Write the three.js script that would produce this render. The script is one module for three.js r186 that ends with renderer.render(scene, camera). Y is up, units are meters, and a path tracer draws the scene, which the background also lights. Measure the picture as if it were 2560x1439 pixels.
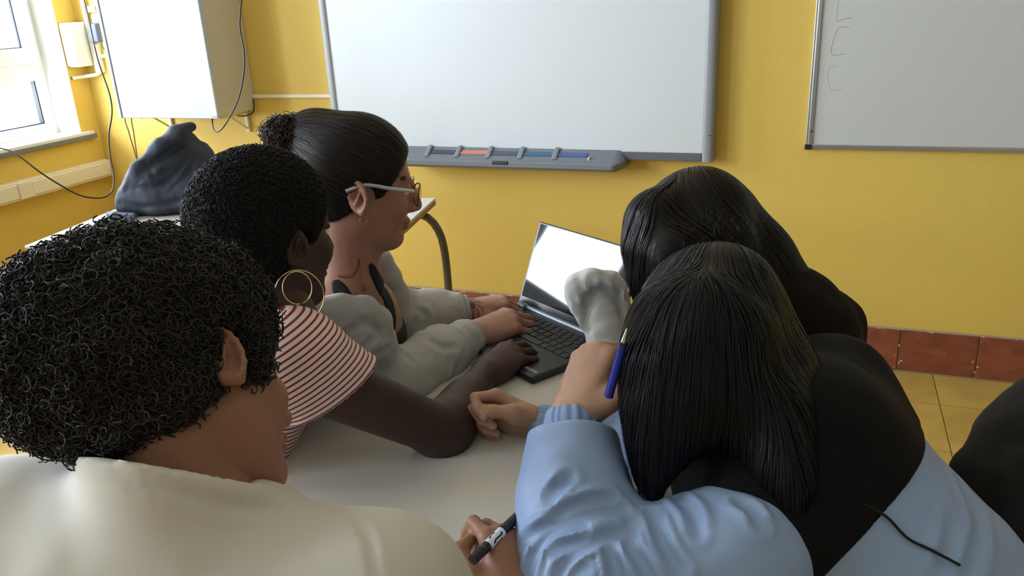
import * as THREE from 'three';
import { RoundedBoxGeometry } from 'three/addons/geometries/RoundedBoxGeometry.js';
import { mergeGeometries } from 'three/addons/utils/BufferGeometryUtils.js';
import { ImprovedNoise } from 'three/addons/math/ImprovedNoise.js';
import { RectAreaLightUniformsLib } from 'three/addons/lights/RectAreaLightUniformsLib.js';

// ---------------------------------------------------------------- camera, sky, light, exposure
const V = (x, y, z) => new THREE.Vector3(x, y, z);
const scene = new THREE.Scene();
const renderer = new THREE.WebGLRenderer();
renderer.toneMapping = THREE.LinearToneMapping;
renderer.toneMappingExposure = 1.0;
renderer.shadowMap.enabled = true;

const EYE = V(0, 1.447, 3.168), FOCAL = 2033.6;                 // focal length in pixels of the 2560 x 1439 frame
const camera = new THREE.PerspectiveCamera(2 * Math.atan(719.5 / FOCAL) * 180 / Math.PI, 2560 / 1439, 0.05, 60);
const RIGHT = V(0, 0, 0), DOWN = V(0, 0, 0), AHEAD = V(0, 0, 0);
{
  const p = 20.027 * Math.PI / 180, y = -21.43 * Math.PI / 180, r = -2.882 * Math.PI / 180;
  const cy = Math.cos(y), sy = Math.sin(y), cp = Math.cos(p), sp = Math.sin(p), cr = Math.cos(r), sr = Math.sin(r);
  const ax = V(cy, 0, sy), ay = V(0, -1, 0), az = V(sy, 0, -cy);
  const by = ay.clone().multiplyScalar(cp).addScaledVector(az, -sp), bz = ay.clone().multiplyScalar(sp).addScaledVector(az, cp);
  RIGHT.copy(ax).multiplyScalar(cr).addScaledVector(by, -sr);
  DOWN.copy(ax).multiplyScalar(sr).addScaledVector(by, cr);
  AHEAD.copy(bz);
  camera.position.copy(EYE);
  camera.setRotationFromMatrix(new THREE.Matrix4().makeBasis(RIGHT, DOWN.clone().negate(), AHEAD.clone().negate()));
}
// a sighted point: where it was measured in the photograph, and how far it lies ahead of the lens in metres
const at = (px, py, d) => EYE.clone().addScaledVector(RIGHT, (px - 1280) / FOCAL * d).addScaledVector(DOWN, (py - 719.5) / FOCAL * d).addScaledVector(AHEAD, d);
const turned = (x, y, z) => V(0, 0, 0).addScaledVector(RIGHT, x).addScaledVector(DOWN, y).addScaledVector(AHEAD, z).normalize();

scene.background = new THREE.Color().setRGB(1.0, 1.05, 1.12);      // even overcast sky
scene.backgroundIntensity = 3.2;

RectAreaLightUniformsLib.init();
const WINDOWS = [[0.112, 1.45], [1.78, 3.21], [3.59, 4.93]], SILL = 0.884, HEAD = 2.42, XL = -3.46;
for (const [z0, z1] of WINDOWS) {                                  // the overcast sky just outside each window
  const l = new THREE.RectAreaLight(new THREE.Color().setRGB(0.82, 0.94, 1.1), 24, z1 - z0 - 0.1, HEAD - SILL - 0.1);
  l.position.set(XL - 0.3, (SILL + HEAD) / 2, (z0 + z1) / 2);
  l.lookAt(0, (SILL + HEAD) / 2, (z0 + z1) / 2);
  scene.add(l);
}

// ---------------------------------------------------------------- helpers
let seed = 7;
const rnd = () => { seed = (seed * 1664525 + 1013904223) >>> 0; return seed / 4294967296; };
const rr = (a, b) => a + (b - a) * rnd();
const perlin = new ImprovedNoise();
const noise = (x, y, z) => perlin.noise(x + 31.7, y + 11.3, z + 47.1);
const taken = {};
function numbered(name) {
  const n = taken[name] = (taken[name] ?? -1) + 1;
  return n ? `${name}_${String(n).padStart(3, '0')}` : name;
}
function tag(o, label, category, group) { Object.assign(o.userData, { label, category }); if (group) o.userData.group = group; return o; }
function shade(o) { o.castShadow = o.receiveShadow = true; return o; }
function thing(name, label, category, pos = [0, 0, 0], group) {
  const o = new THREE.Group(); o.name = numbered(name); o.position.set(...pos); scene.add(o); return tag(o, label, category, group);
}
function structure(name, geo, m) {
  const o = geo ? shade(new THREE.Mesh(geo, m)) : new THREE.Group(); o.name = name; o.userData.kind = 'structure'; scene.add(o); return o;
}
// a part keeps world positions although its thing stands at its own base
function part(name, geo, m, parent, label) {
  const o = shade(new THREE.Mesh(geo, m)); o.name = name; parent.add(o);
  for (let p = parent; p && p !== scene; p = p.parent) o.position.sub(p.position);
  if (label) o.userData.label = label; return o;
}
const box = (x0, x1, y0, y1, z0, z1) => new THREE.BoxGeometry(x1 - x0, y1 - y0, z1 - z0).translate((x0 + x1) / 2, (y0 + y1) / 2, (z0 + z1) / 2);
const rbox = (x0, x1, y0, y1, z0, z1, r = 0.004, s = 2) => new RoundedBoxGeometry(x1 - x0, y1 - y0, z1 - z0, s, r).translate((x0 + x1) / 2, (y0 + y1) / 2, (z0 + z1) / 2);
const merge = gs => mergeGeometries(gs.map(g => { const q = g.index ? g.toNonIndexed() : g; for (const k of Object.keys(q.attributes)) if (!['position', 'normal', 'uv'].includes(k)) q.deleteAttribute(k); return q; }));
const tube = (pts, r, seg = 40, sides = 8) => new THREE.TubeGeometry(new THREE.CatmullRomCurve3(pts.map(p => p.isVector3 ? p : V(...p)), false, 'centripetal'), seg, r, sides, false);
const rod = (a, b, r, sides = 16, r2 = r) => { const d = b.clone().sub(a), g = new THREE.CylinderGeometry(r2, r, d.length(), sides); g.applyQuaternion(new THREE.Quaternion().setFromUnitVectors(V(0, 1, 0), d.clone().normalize())); return g.translate((a.x + b.x) / 2, (a.y + b.y) / 2, (a.z + b.z) / 2); };
const mat = (c, roughness = 0.6, more = {}) => new THREE.MeshPhysicalMaterial({ color: new THREE.Color(c), roughness, ...more });

// grey noise for relief and wear: several octaves, tiles
function noiseMap(size, octaves, { lo = 0, hi = 1, sx = 1, sy = 1, srgb = false, tint } = {}) {
  const d = new Uint8Array(size * size * 4), per = (v, n) => ((v % n) + n) % n;
  const lat = []; for (let i = 0; i < octaves.length; i++) { const a = new Float32Array(4096); for (let k = 0; k < 4096; k++) a[k] = rnd(); lat.push(a); }
  for (let y = 0; y < size; y++) for (let x = 0; x < size; x++) {
    let s = 0, w = 0;
    octaves.forEach(([n, amp], i) => {
      const nx = Math.max(1, Math.round(n * sx)), ny = Math.max(1, Math.round(n * sy)), u = x / size * nx, v = y / size * ny, iu = Math.floor(u), iv = Math.floor(v);
      let fu = u - iu, fv = v - iv; fu = fu * fu * (3 - 2 * fu); fv = fv * fv * (3 - 2 * fv);
      const g = (a, b) => lat[i][(per(a, nx) * 73 + per(b, ny) * 151) & 4095];
      s += amp * ((g(iu, iv) * (1 - fu) + g(iu + 1, iv) * fu) * (1 - fv) + (g(iu, iv + 1) * (1 - fu) + g(iu + 1, iv + 1) * fu) * fv); w += amp;
    });
    const t = lo + (hi - lo) * s / w, o = (y * size + x) * 4;
    const c = tint ? tint(s / w) : [t, t, t];
    d[o] = c[0] * 255; d[o + 1] = c[1] * 255; d[o + 2] = c[2] * 255; d[o + 3] = 255;
  }
  const t = new THREE.DataTexture(d, size, size); t.wrapS = t.wrapT = THREE.RepeatWrapping; t.magFilter = t.minFilter = THREE.LinearFilter;
  if (srgb) t.colorSpace = THREE.SRGBColorSpace; t.needsUpdate = true; return t;
}
const rep = (t, x, y = x) => { const c = t.clone(); c.repeat.set(x, y); c.needsUpdate = true; return c; };
// uv in metres from the two axes that lie in the face
function metreUV(g) {
  const p = g.attributes.position, n = g.attributes.normal, uv = new Float32Array(p.count * 2);
  for (let i = 0; i < p.count; i++) {
    const a = Math.abs(n.getX(i)), b = Math.abs(n.getY(i)), c = Math.abs(n.getZ(i)), x = p.getX(i), y = p.getY(i), z = p.getZ(i);
    const [u, v] = a >= b && a >= c ? [z, y] : b >= c ? [x, z] : [x, y]; uv[2 * i] = u; uv[2 * i + 1] = v;
  }
  g.setAttribute('uv', new THREE.BufferAttribute(uv, 2)); return g;
}
const grain = noiseMap(256, [[16, 1], [32, 1], [64, 0.8], [128, 0.6]]);
const weave = noiseMap(256, [[128, 1], [64, 0.5]]);

// ---------------------------------------------------------------- room
const ceilingPaint = mat('#d6d3ca', 0.9), plaster = mat('#a9a190', 0.9);
const paint = mat('#dcbc5a', 0.62, { bumpMap: rep(grain, 3), bumpScale: 0.0006 });
const whitePaint = mat('#eceae2', 0.6), pvc = mat('#f0f0ec', 0.35), pvcWarm = mat('#e4ddc8', 0.45);
const ROOM = { x0: XL, x1: 2.7, z0: 0, z1: 5.5, y1: 3.0 };
structure('wall_back', metreUV(box(XL - 0.3, ROOM.x1 + 0.2, 0, ROOM.y1, -0.2, 0)), paint);
structure('wall_right', metreUV(box(ROOM.x1, ROOM.x1 + 0.2, 0, ROOM.y1, 0, ROOM.z1)), plaster);
structure('wall_front', metreUV(box(XL - 0.3, ROOM.x1 + 0.2, 0, ROOM.y1, ROOM.z1, ROOM.z1 + 0.2)), plaster);
structure('ceiling', box(XL - 0.3, ROOM.x1 + 0.2, ROOM.y1, ROOM.y1 + 0.2, -0.2, ROOM.z1 + 0.2), ceilingPaint);
{
  const gs = [box(XL - 0.25, XL, 0, SILL - 0.03, 0, ROOM.z1), box(XL - 0.25, XL, HEAD, ROOM.y1, 0, ROOM.z1)];
  let z = 0;
  for (const [z0, z1] of [...WINDOWS, [ROOM.z1, 0]]) { gs.push(box(XL - 0.25, XL, SILL - 0.03, HEAD, z, z0)); z = z1; }
  structure('wall_left', metreUV(merge(gs)), paint);
}
// floor: screed with separate tiles laid on it
const floor = structure('floor', box(XL - 0.25, ROOM.x1 + 0.1, -0.2, -0.004, -0.1, ROOM.z1 + 0.1), mat('#5a4626', 0.9));
const tileMaps = [0, 1, 2, 3].map(i => noiseMap(128, [[3, 1], [7, 0.7], [20, 0.5], [60, 0.35]], { srgb: true, tint: t => { const k = 0.86 + 0.2 * t + i * 0.012; return [0.765 * k, 0.635 * k, 0.335 * k]; } }));
const tileMats = tileMaps.map(m => mat('#ffffff', 0.42, { map: m }));
{
  const g = new THREE.BoxGeometry(0.3255, 0.008, 0.3255).translate(0, -0.004, 0), T = 0.3285, ox = 0.462, oz = 0.257;
  for (let i = -12; i < 6; i++) for (let k = -1; k < 15; k++) {
    const x = ox + (i + 0.5) * T, z = oz + (k + 0.5) * T; if (x < XL + 0.1 || x > ROOM.x1 || z > ROOM.z1 - 0.1) continue;
    const h = ((i * 7 + k * 13) % 4 + 4) % 4, cut = k === -1;
    const o = shade(new THREE.Mesh(cut ? new THREE.BoxGeometry(0.3255, 0.008, oz - 0.004).translate(0, -0.004, 0) : g, tileMats[h]));
    o.name = 'floor_tile'; o.position.set(x, 0, cut ? (oz - 0.004) / 2 + 0.001 : z); floor.add(o);
  }
}
// skirting of glazed terracotta tiles
const clayMaps = [0, 1, 2].map(i => noiseMap(128, [[4, 1], [9, 0.8], [30, 0.5], [64, 0.3]], { srgb: true, tint: t => { const k = 0.82 + 0.32 * t + i * 0.03; return [0.53 * k, 0.295 * k, 0.215 * k]; } }));
const clayMats = clayMaps.map(m => mat('#ffffff', 0.26, { map: m, bumpMap: grain, bumpScale: 0.0004 }));
const mortar = mat('#b7a792', 0.95, { bumpMap: grain, bumpScale: 0.002 });
const baseboard = structure('baseboard_back', box(XL, ROOM.x1, 0, 0.176, 0, 0.006), mortar);
{
  const g = new RoundedBoxGeometry(0.2625, 0.166, 0.012, 1, 0.0025), T = 0.2655;
  for (let i = -14; i < 9; i++) {
    const o = shade(new THREE.Mesh(g, clayMats[((i % 3) + 3) % 3])); o.name = 'skirting_tile';
    o.position.set(0.334 + (i + 0.5) * T, 0.006 + 0.083, 0.0075 + (((i * 37) % 5 + 5) % 5) * 0.0004); o.rotation.z = ((((i * 53) % 7) + 7) % 7 - 3) * 0.0012; baseboard.add(o);
  }
  // crumbs of filler and paint left along the joints and the top edge
  const crumbs = []; const rough = new THREE.IcosahedronGeometry(1, 0);
  for (let i = 0; i < 150; i++) {
    const joint = rnd() < 0.45, x = joint ? 0.334 + Math.floor(rr(-9, 6)) * T + rr(-0.012, 0.014) : rr(-2.2, 1.6), y = joint ? rr(0.01, 0.17) : 0.174 + rr(-0.002, 0.003);
    crumbs.push(rough.clone().scale(rr(0.002, joint ? 0.006 : 0.018), rr(0.001, joint ? 0.008 : 0.003), rr(0.0008, 0.002)).translate(x, y, 0.0145));
  }
  const o = part('mortar_crumbs', merge(crumbs), mat('#c9bba6', 0.9), baseboard); o.userData.kind = 'stuff';
}
// windows
const glass = new THREE.MeshPhysicalMaterial({ color: 0xffffff, roughness: 0.0, transmission: 1, thickness: 0, ior: 1.5 });
const rubber = mat('#20242a', 0.7);
function makeWindow(n, z0, z1) {
  const w = structure('window_' + n), f0 = XL - 0.2, f1 = XL - 0.142, ym = 1.147, yt = 1.229;
  part('window_frame', merge([rbox(f0, f1, SILL, 0.94, z0, z1), rbox(f0, f1, HEAD - 0.05, HEAD, z0, z1), rbox(f0, f1 - 0.002, ym, yt, z0 + 0.058, z1 - 0.058), rbox(f0 + 0.001, f1 - 0.001, 0.935, HEAD - 0.045, z0, z0 + 0.064), rbox(f0 + 0.001, f1 - 0.001, 0.935, HEAD - 0.045, z1 - 0.064, z1)]), pvc, w);
  const zm = (z0 + z1) / 2;
  for (const [a, b] of [[z0 + 0.03, zm - 0.002], [zm + 0.002, z1 - 0.03]]) {
    const s = part('window_sash', merge([rbox(f0 + 0.02, f1 + 0.018, yt, 1.303, a, b), rbox(f0 + 0.02, f1 + 0.018, HEAD - 0.1, HEAD - 0.03, a, b), rbox(f0 + 0.021, f1 + 0.017, 1.295, HEAD - 0.09, a + 0.0005, a + 0.075), rbox(f0 + 0.021, f1 + 0.017, 1.295, HEAD - 0.09, b - 0.075, b - 0.0005)]), pvc, w);
    part('pane', box(f0 + 0.03, f0 + 0.034, 1.295, HEAD - 0.09, a + 0.07, b - 0.07), glass, s);
    part('gasket', merge([box(f1 - 0.006, f1 + 0.006, 1.303, 1.307, a + 0.075, b - 0.075), box(f1 - 0.006, f1 + 0.006, 1.303, HEAD - 0.1, a + 0.075, a + 0.08), box(f1 - 0.006, f1 + 0.006, 1.303, HEAD - 0.1, b - 0.08, b - 0.075)]), rubber, s);
  }
  part('pane', box(f0 + 0.02, f0 + 0.024, 0.93, ym + 0.005, z0 + 0.06, z1 - 0.06), glass, w);
  part('gasket', merge([box(f0 + 0.02, f1 - 0.012, 0.94, 0.945, z0 + 0.064, z1 - 0.064), box(f0 + 0.02, f1 - 0.012, 0.94, ym, z0 + 0.064, z0 + 0.07), box(f0 + 0.02, f1 - 0.012, 0.94, ym, z1 - 0.07, z1 - 0.064)]), rubber, w);
  part('reveal_lining', merge([box(f1 - 0.01, XL + 0.0015, SILL, HEAD, z0 - 0.001, z0 + 0.006), box(f1 - 0.01, XL + 0.0015, SILL, HEAD, z1 - 0.006, z1 + 0.001), box(f1 - 0.01, XL + 0.0015, HEAD - 0.006, HEAD + 0.001, z0, z1)]), whitePaint, w);
}
WINDOWS.forEach(([a, b], i) => makeWindow(i + 1, a, b));
WINDOWS.forEach(([a, b], i) => {
  const s = structure('trim_' + (i + 1));
  part('sill_board', rbox(f1Sill(), XL + 0.028, 0.872, 0.888, a - 0.055, b + 0.055, 0.003), mat('#dfe0dc', 0.4), s);
  part('sill_edge', rbox(XL + 0.002, XL + 0.03, 0.852, 0.874, a - 0.068, b + 0.068, 0.003), mat('#6d7178', 0.55), s);
});
function f1Sill() { return XL - 0.15; }
// cable trunking below the windows
{
  const t = structure('trim_9');
  part('trunking_body', rbox(XL, XL + 0.045, 0.652, 0.736, 0.02, 5.4, 0.003), pvcWarm, t);
  part('trunking_lid', rbox(XL + 0.03, XL + 0.05, 0.662, 0.726, 0.024, 0.486, 0.003), pvcWarm, t);
  part('trunking_lid', rbox(XL + 0.03, XL + 0.05, 0.662, 0.726, 0.562, 5.39, 0.003), pvcWarm, t);
  part('socket_plate', rbox(XL + 0.03, XL + 0.0535, 0.656, 0.731, 0.488, 0.56, 0.003), pvcWarm, t);
}
{
  const t = structure('trim_10');
  part('wall_trunking', rbox(-2.5, -2.035, 1.041, 1.056, 0, 0.014, 0.002), mat('#ece6d2', 0.5), t);
}

// ---------------------------------------------------------------- things on the back wall
const steelGrey = mat('#7d8187', 0.45), slate = mat('#5c6168', 0.5), boardWhite = mat('#d0d6d9', 0.38, { bumpMap: rep(grain, 6), bumpScale: 0.00012 });
{
  const t = thing('interactive_whiteboard', 'large white interactive whiteboard with grey frame and pen tray on the yellow wall', 'whiteboard', [-1.205, 0.8, 0]);
  part('board_surface', box(-1.996, -0.424, 0.836, 2.1, 0.02, 0.058), boardWhite, t);
  const side = (x0, x1) => { const s = new THREE.Shape(); s.moveTo(x0, 0); s.lineTo(x0, 0.05); s.quadraticCurveTo(x0, 0.068, (x0 + x1) / 2, 0.068); s.quadraticCurveTo(x1, 0.068, x1, 0.05); s.lineTo(x1, 0); return new THREE.ExtrudeGeometry(s, { depth: 1.31, bevelEnabled: false, curveSegments: 8 }).rotateX(-Math.PI / 2).scale(1, 1, -1).translate(0, 0.806, 0); };
  const flip = g => { const q = g.toNonIndexed ? (g.index ? g.toNonIndexed() : g) : g, p = q.attributes.position.array; for (let i = 0; i < p.length; i += 9) for (let k = 0; k < 3; k++) { const s = p[i + 3 + k]; p[i + 3 + k] = p[i + 6 + k]; p[i + 6 + k] = s; } q.computeVertexNormals(); return q; };
  part('side_frame', flip(side(-2.03, -1.994)), mat('#a9adb1', 0.4), t);
  part('side_frame', flip(side(-0.426, -0.381)), mat('#8b8e90', 0.4), t);
  part('top_frame', rbox(-2.03, -0.381, 2.098, 2.13, 0, 0.066, 0.004), steelGrey, t);
  part('bottom_rail', rbox(-1.996, -0.424, 0.806, 0.838, 0, 0.063, 0.003), slate, t);
  // pen tray: a sloping trough swept along x, closing at both ends
  const prof = [[0.0, 0.843], [0.062, 0.843], [0.085, 0.826], [0.128, 0.808], [0.142, 0.806], [0.15, 0.8], [0.15, 0.784], [0.138, 0.772], [0.06, 0.762], [0, 0.765]], x0 = -1.7, x1 = -0.71, pos = [], idx = [], N = 60;
  for (let i = 0; i <= N; i++) {
    const e = 0.045, u = i < 10 ? e * (1 - Math.cos(i / 10 * Math.PI / 2)) : i > N - 10 ? (x1 - x0) - e * (1 - Math.cos((N - i) / 10 * Math.PI / 2)) : e + (x1 - x0 - 2 * e) * (i - 10) / (N - 20);
    const edge = Math.min(u, x1 - x0 - u), q = edge >= e ? 1 : Math.sqrt(Math.max(0, 1 - (1 - edge / e) ** 2)) * 0.55 + 0.45;
    prof.forEach(([z, y]) => pos.push(x0 + u, 0.812 + (y - 0.812) * q, z * (edge >= e ? 1 : 0.35 + 0.65 * (q - 0.45) / 0.55)));
  }
  const P = prof.length;
  for (let i = 0; i < N; i++) for (let k = 0; k < P; k++) { const a = i * P + k, b = i * P + (k + 1) % P; idx.push(a, b, a + P, b, b + P, a + P); }
  for (const base of [0, N * P]) for (let k = 1; k < P - 1; k++) base ? idx.push(base, base + k, base + k + 1) : idx.push(base, base + k + 1, base + k);
  const g = new THREE.BufferGeometry(); g.setAttribute('position', new THREE.Float32BufferAttribute(pos, 3)); g.setIndex(idx);
  const gg = g.toNonIndexed(); gg.computeVertexNormals();
  const tray = part('pen_tray', gg, mat('#70757b', 0.5), t);
  const fx = [-1.556, -1.418, -1.278, -1.139, -0.993];
  fx.forEach(x => { const s = new THREE.Shape(); s.moveTo(0.064, 0.841); s.lineTo(0.066, 0.846); s.lineTo(0.118, 0.814); s.lineTo(0.11, 0.812); const q = new THREE.ExtrudeGeometry(s, { depth: 0.012, bevelEnabled: true, bevelSize: 0.003, bevelThickness: 0.004, bevelSegments: 1 }); q.rotateY(-Math.PI / 2).translate(x + 0.006, 0.001, 0); part('tray_divider', q, mat('#7f8488', 0.5), tray); });
  const cols = ['#3f4954', '#c97f6e', '#4f5666', '#3e6382', '#4a5f9d'];
  fx.forEach((x, i) => { const w = (fx[i + 1] ?? -0.852) - x; const q = new THREE.BoxGeometry(w - 0.022, 0.003, 0.026).rotateX(Math.atan2(0.018, 0.043)).translate(x + w / 2, 0.827, 0.088); part('pen_slot', q, mat(cols[i], 0.5), tray, ['dark grey slot', 'salmon red slot', 'grey slot', 'teal blue slot', 'blue slot'][i]); });
  part('tray_button', rbox(-1.245, -1.175, 0.792, 0.806, 0.138, 0.153, 0.004), mat('#2b2e33', 0.4), tray);
  part('tray_end_mark', rbox(-0.853, -0.847, 0.812, 0.822, 0.09, 0.118, 0.001), mat('#d8dade', 0.5), tray);
  part('frame_mark', rbox(-0.402, -0.39, 0.905, 0.9075, 0.0655, 0.068, 0.0006), mat('#17181a', 0.5), t);
}
{
  const t = thing('marker_whiteboard', 'dry wipe board with aluminium frame, black corner and brown marker strokes on it', 'whiteboard', [0.85, 0.85, 0]);
  const surf = part('board_surface', box(-0.04, 1.76, 0.868, 2.05, 0.004, 0.016), mat('#c6c9c6', 0.36, { bumpMap: rep(grain, 6), bumpScale: 0.00012 }), t);
  const alu = mat('#c3c5c6', 0.28, { metalness: 0.75 });
  part('frame_rail', merge([rbox(-0.04, 1.76, 0.86, 0.872, 0, 0.022, 0.003), rbox(-0.04, 1.76, 0.853, 0.861, 0, 0.018, 0.002)]), alu, t);
  part('frame_rail', rbox(-0.04, 1.76, 2.045, 2.065, 0, 0.022, 0.003), alu, t);
  part('frame_stile', merge([rbox(-0.058, -0.047, 0.868, 2.05, 0, 0.02, 0.003), rbox(-0.05, -0.036, 0.868, 2.05, 0, 0.023, 0.003)]), alu, t);
  part('frame_stile', rbox(1.756, 1.776, 0.868, 2.05, 0, 0.022, 0.003), alu, t);
  for (const [x, y] of [[-0.06, 0.852], [1.756, 0.852], [-0.06, 2.045], [1.756, 2.045]]) part('corner_cap', rbox(x, x + 0.024, y, y + 0.02, 0, 0.026, 0.004), mat('#221f20', 0.5), t);
  const ink = mat('#8c5a4a', 0.7), faint = mat('#a89a8e', 0.7), z = 0.0158;
  const lines = [[[[0.014, 1.37], [0.012, 1.33], [0.013, 1.296]], faint], [[[0.015, 1.295], [0.035, 1.302], [0.064, 1.306]], ink], [[[0.056, 1.273], [0.03, 1.277], [0.018, 1.268], [0.008, 1.235], [0.004, 1.19], [0.01, 1.184], [0.028, 1.184], [0.05, 1.187]], ink], [[[0.028, 1.146], [0.002, 1.138], [0.0, 1.11], [0.008, 1.075], [0.018, 1.062], [0.03, 1.063], [0.052, 1.068]], faint]];
  for (const [pts, m] of lines) part('marker_line', tube(pts.map(p => V(p[0], p[1], z)), 0.0007, 30, 6), m, surf);
  part('board_clip', rbox(-0.042, -0.037, 0.915, 0.922, 0.02, 0.0245, 0.001), mat('#1d1d1d', 0.5), t);
}
{
  const t = thing('wall_cabinet', 'white wall cupboard hung on brackets beside the window corner', 'cabinet', [-2.735, 0.99, 0]);
  const side = mat('#cfc8b2', 0.6), front = mat('#b9c3ca', 0.45);
  part('carcass', rbox(-2.992, -2.47, 0.99, 2.0, 0, 0.262, 0.006), side, t);
  part('door', rbox(-3.0, -2.455, 0.988, 2.0, 0.262, 0.288, 0.004), front, t);
  part('edge_strip', rbox(-3.006, -2.99, 0.988, 2.0, 0.255, 0.293, 0.003), mat('#c4ccd4', 0.4), t);
  part('hinge_plate', rbox(-2.49, -2.452, 1.0, 1.19, 0.284, 0.294, 0.002), mat('#dfe3e4', 0.4), t);
  part('dark_seam', box(-2.9885, -2.9865, 0.988, 2.0, 0.2875, 0.2886), mat('#3b434c', 0.6), t);
  for (const x of [-3.02 + 0.03, -2.535]) part('shelf_bracket', merge([rbox(x, x + 0.018, 0.885, 0.99, 0.002, 0.016, 0.002), rbox(x, x + 0.018, 0.972, 0.99, 0.01, 0.2, 0.002), rod(V(x + 0.009, 0.9, 0.012), V(x + 0.009, 0.975, 0.13), 0.005, 8)]), mat('#e3dcc4', 0.5), t);
}
// power adapter, distribution box, conduit by the window corner
{
  const t = thing('junction_box', 'white plastic junction box on the window corner with conduit below', 'electrical box', [XL + 0.04, 1.2, 0.06]);
  part('box_body', rbox(XL, XL + 0.075, 1.2, 1.405, 0.012, 0.1, 0.006), mat('#f1eee2', 0.4), t);
  part('box_lid', rbox(XL + 0.004, XL + 0.07, 1.206, 1.4, 0.095, 0.108, 0.005), mat('#f4f2ea', 0.4), t);
  part('conduit', tube([[XL + 0.09, 2.3, 0.02], [XL + 0.09, 1.5, 0.02], [XL + 0.092, 1.26, 0.02]], 0.0085, 30), mat('#cfd2d2', 0.4), t);
  part('trunking', rbox(XL + 0.085, XL + 0.125, 1.165, 1.3, 0, 0.025, 0.002), mat('#e6e3d6', 0.5), t);
  part('elbow_pipe', tube([[XL + 0.11, 1.175, 0.018], [XL + 0.1, 1.162, 0.022], [XL + 0.02, 1.15, 0.04], [XL + 0.005, 1.148, 0.1]], 0.009, 24), mat('#efece4', 0.4), t);
}
{
  const t = thing('wall_socket', 'white wall socket with a short trunking beside the cupboard', 'socket', [-3.22, 1.25, 0]);
  part('socket_plate', rbox(-3.325, -3.225, 1.33, 1.435, 0, 0.03, 0.006), mat('#f3f1ea', 0.4), t);
  part('trunking', rbox(-3.335, -3.12, 1.235, 1.252, 0, 0.016, 0.002), mat('#ece8da', 0.5), t);
  part('pipe_clip', merge([rbox(XL + 0.1, -3.3, 1.445, 1.475, 0, 0.02, 0.003), rbox(-3.31, -3.27, 1.44, 1.485, 0, 0.012, 0.003)]), mat('#b9b39a', 0.4, { metalness: 0.3 }), t);
}
{
  const t = thing('power_adapter', 'blue grey plug adapter in the wall socket with a cable hanging from it', 'adapter', [-3.235, 1.36, 0.06]);
  part('adapter_body', rbox(-3.305, -3.245, 1.31, 1.398, 0.03, 0.085, 0.012, 3), mat('#4d586e', 0.5), t);
  part('cable_stub', tube([[-3.262, 1.315, 0.06], [-3.259, 1.29, 0.06], [-3.257, 1.275, 0.055]], 0.003, 10), mat('#4a5260', 0.5), t);
}
const cableMat = mat('#221d1c', 0.5), brownCable = mat('#5b4326', 0.6);
tag(part('hanging_cable', tube([at(200, -40, 3.62), at(218, 30, 3.62), at(245, 150, 3.63), at(275, 240, 3.64), at(280, 280, 3.65), at(272, 340, 3.66), at(277, 400, 3.66), at(284, 440, 3.64), at(281, 475, 3.6), at(265, 491, 3.55), at(240, 495, 3.5), at(200, 488, 3.46), at(150, 462, 3.42), at(100, 430, 3.38), at(50, 392, 3.36), at(20, 375, 3.36), at(-30, 366, 3.36)], 0.0034, 160), cableMat, scene), 'long black cable hanging in a loop from the window corner in front of the trunking', 'cable');
tag(part('hanging_cable', tube([at(607, -30, 3.3), at(600, 40, 3.3), at(600, 70, 3.32), at(610, 130, 3.34), at(610, 175, 3.36), at(598, 240, 3.4), at(570, 300, 3.45), at(548, 328, 3.5), at(537, 328, 3.52), at(531, 310, 3.54), at(532, 285, 3.56)], 0.0032, 100), cableMat, scene), 'thin dark cable looping down the right side of the white wall cupboard', 'cable');
tag(part('hanging_cable', tube([V(-3.1, 1.06, 0.01), at(313, 290, 3.98), at(322, 330, 3.99), at(338, 385, 4.0), at(344, 410, 4.0), at(346, 460, 4.0)], 0.003, 40), brownCable, scene), 'left of two brown cables running down the wall behind the dark coat', 'cable', undefined);
tag(part('hanging_cable', tube([V(-3.06, 1.06, 0.01), at(330, 290, 3.97), at(334, 330, 3.98), at(341, 380, 3.99), at(345, 408, 3.99), at(348, 460, 3.99)], 0.003, 40), brownCable, scene), 'right of two brown cables running down the wall behind the dark coat', 'cable', undefined);
tag(part('cable_lead', tube([V(-2.6, 0.985, 0.012), at(592, 288, 3.77), at(615, 289, 3.75), at(632, 281, 3.74), at(635, 262, 3.74), V(-2.475, 1.045, 0.012)], 0.003, 40), cableMat, scene), 'short black lead from under the white cupboard to the wall trunking', 'cable');

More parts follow.
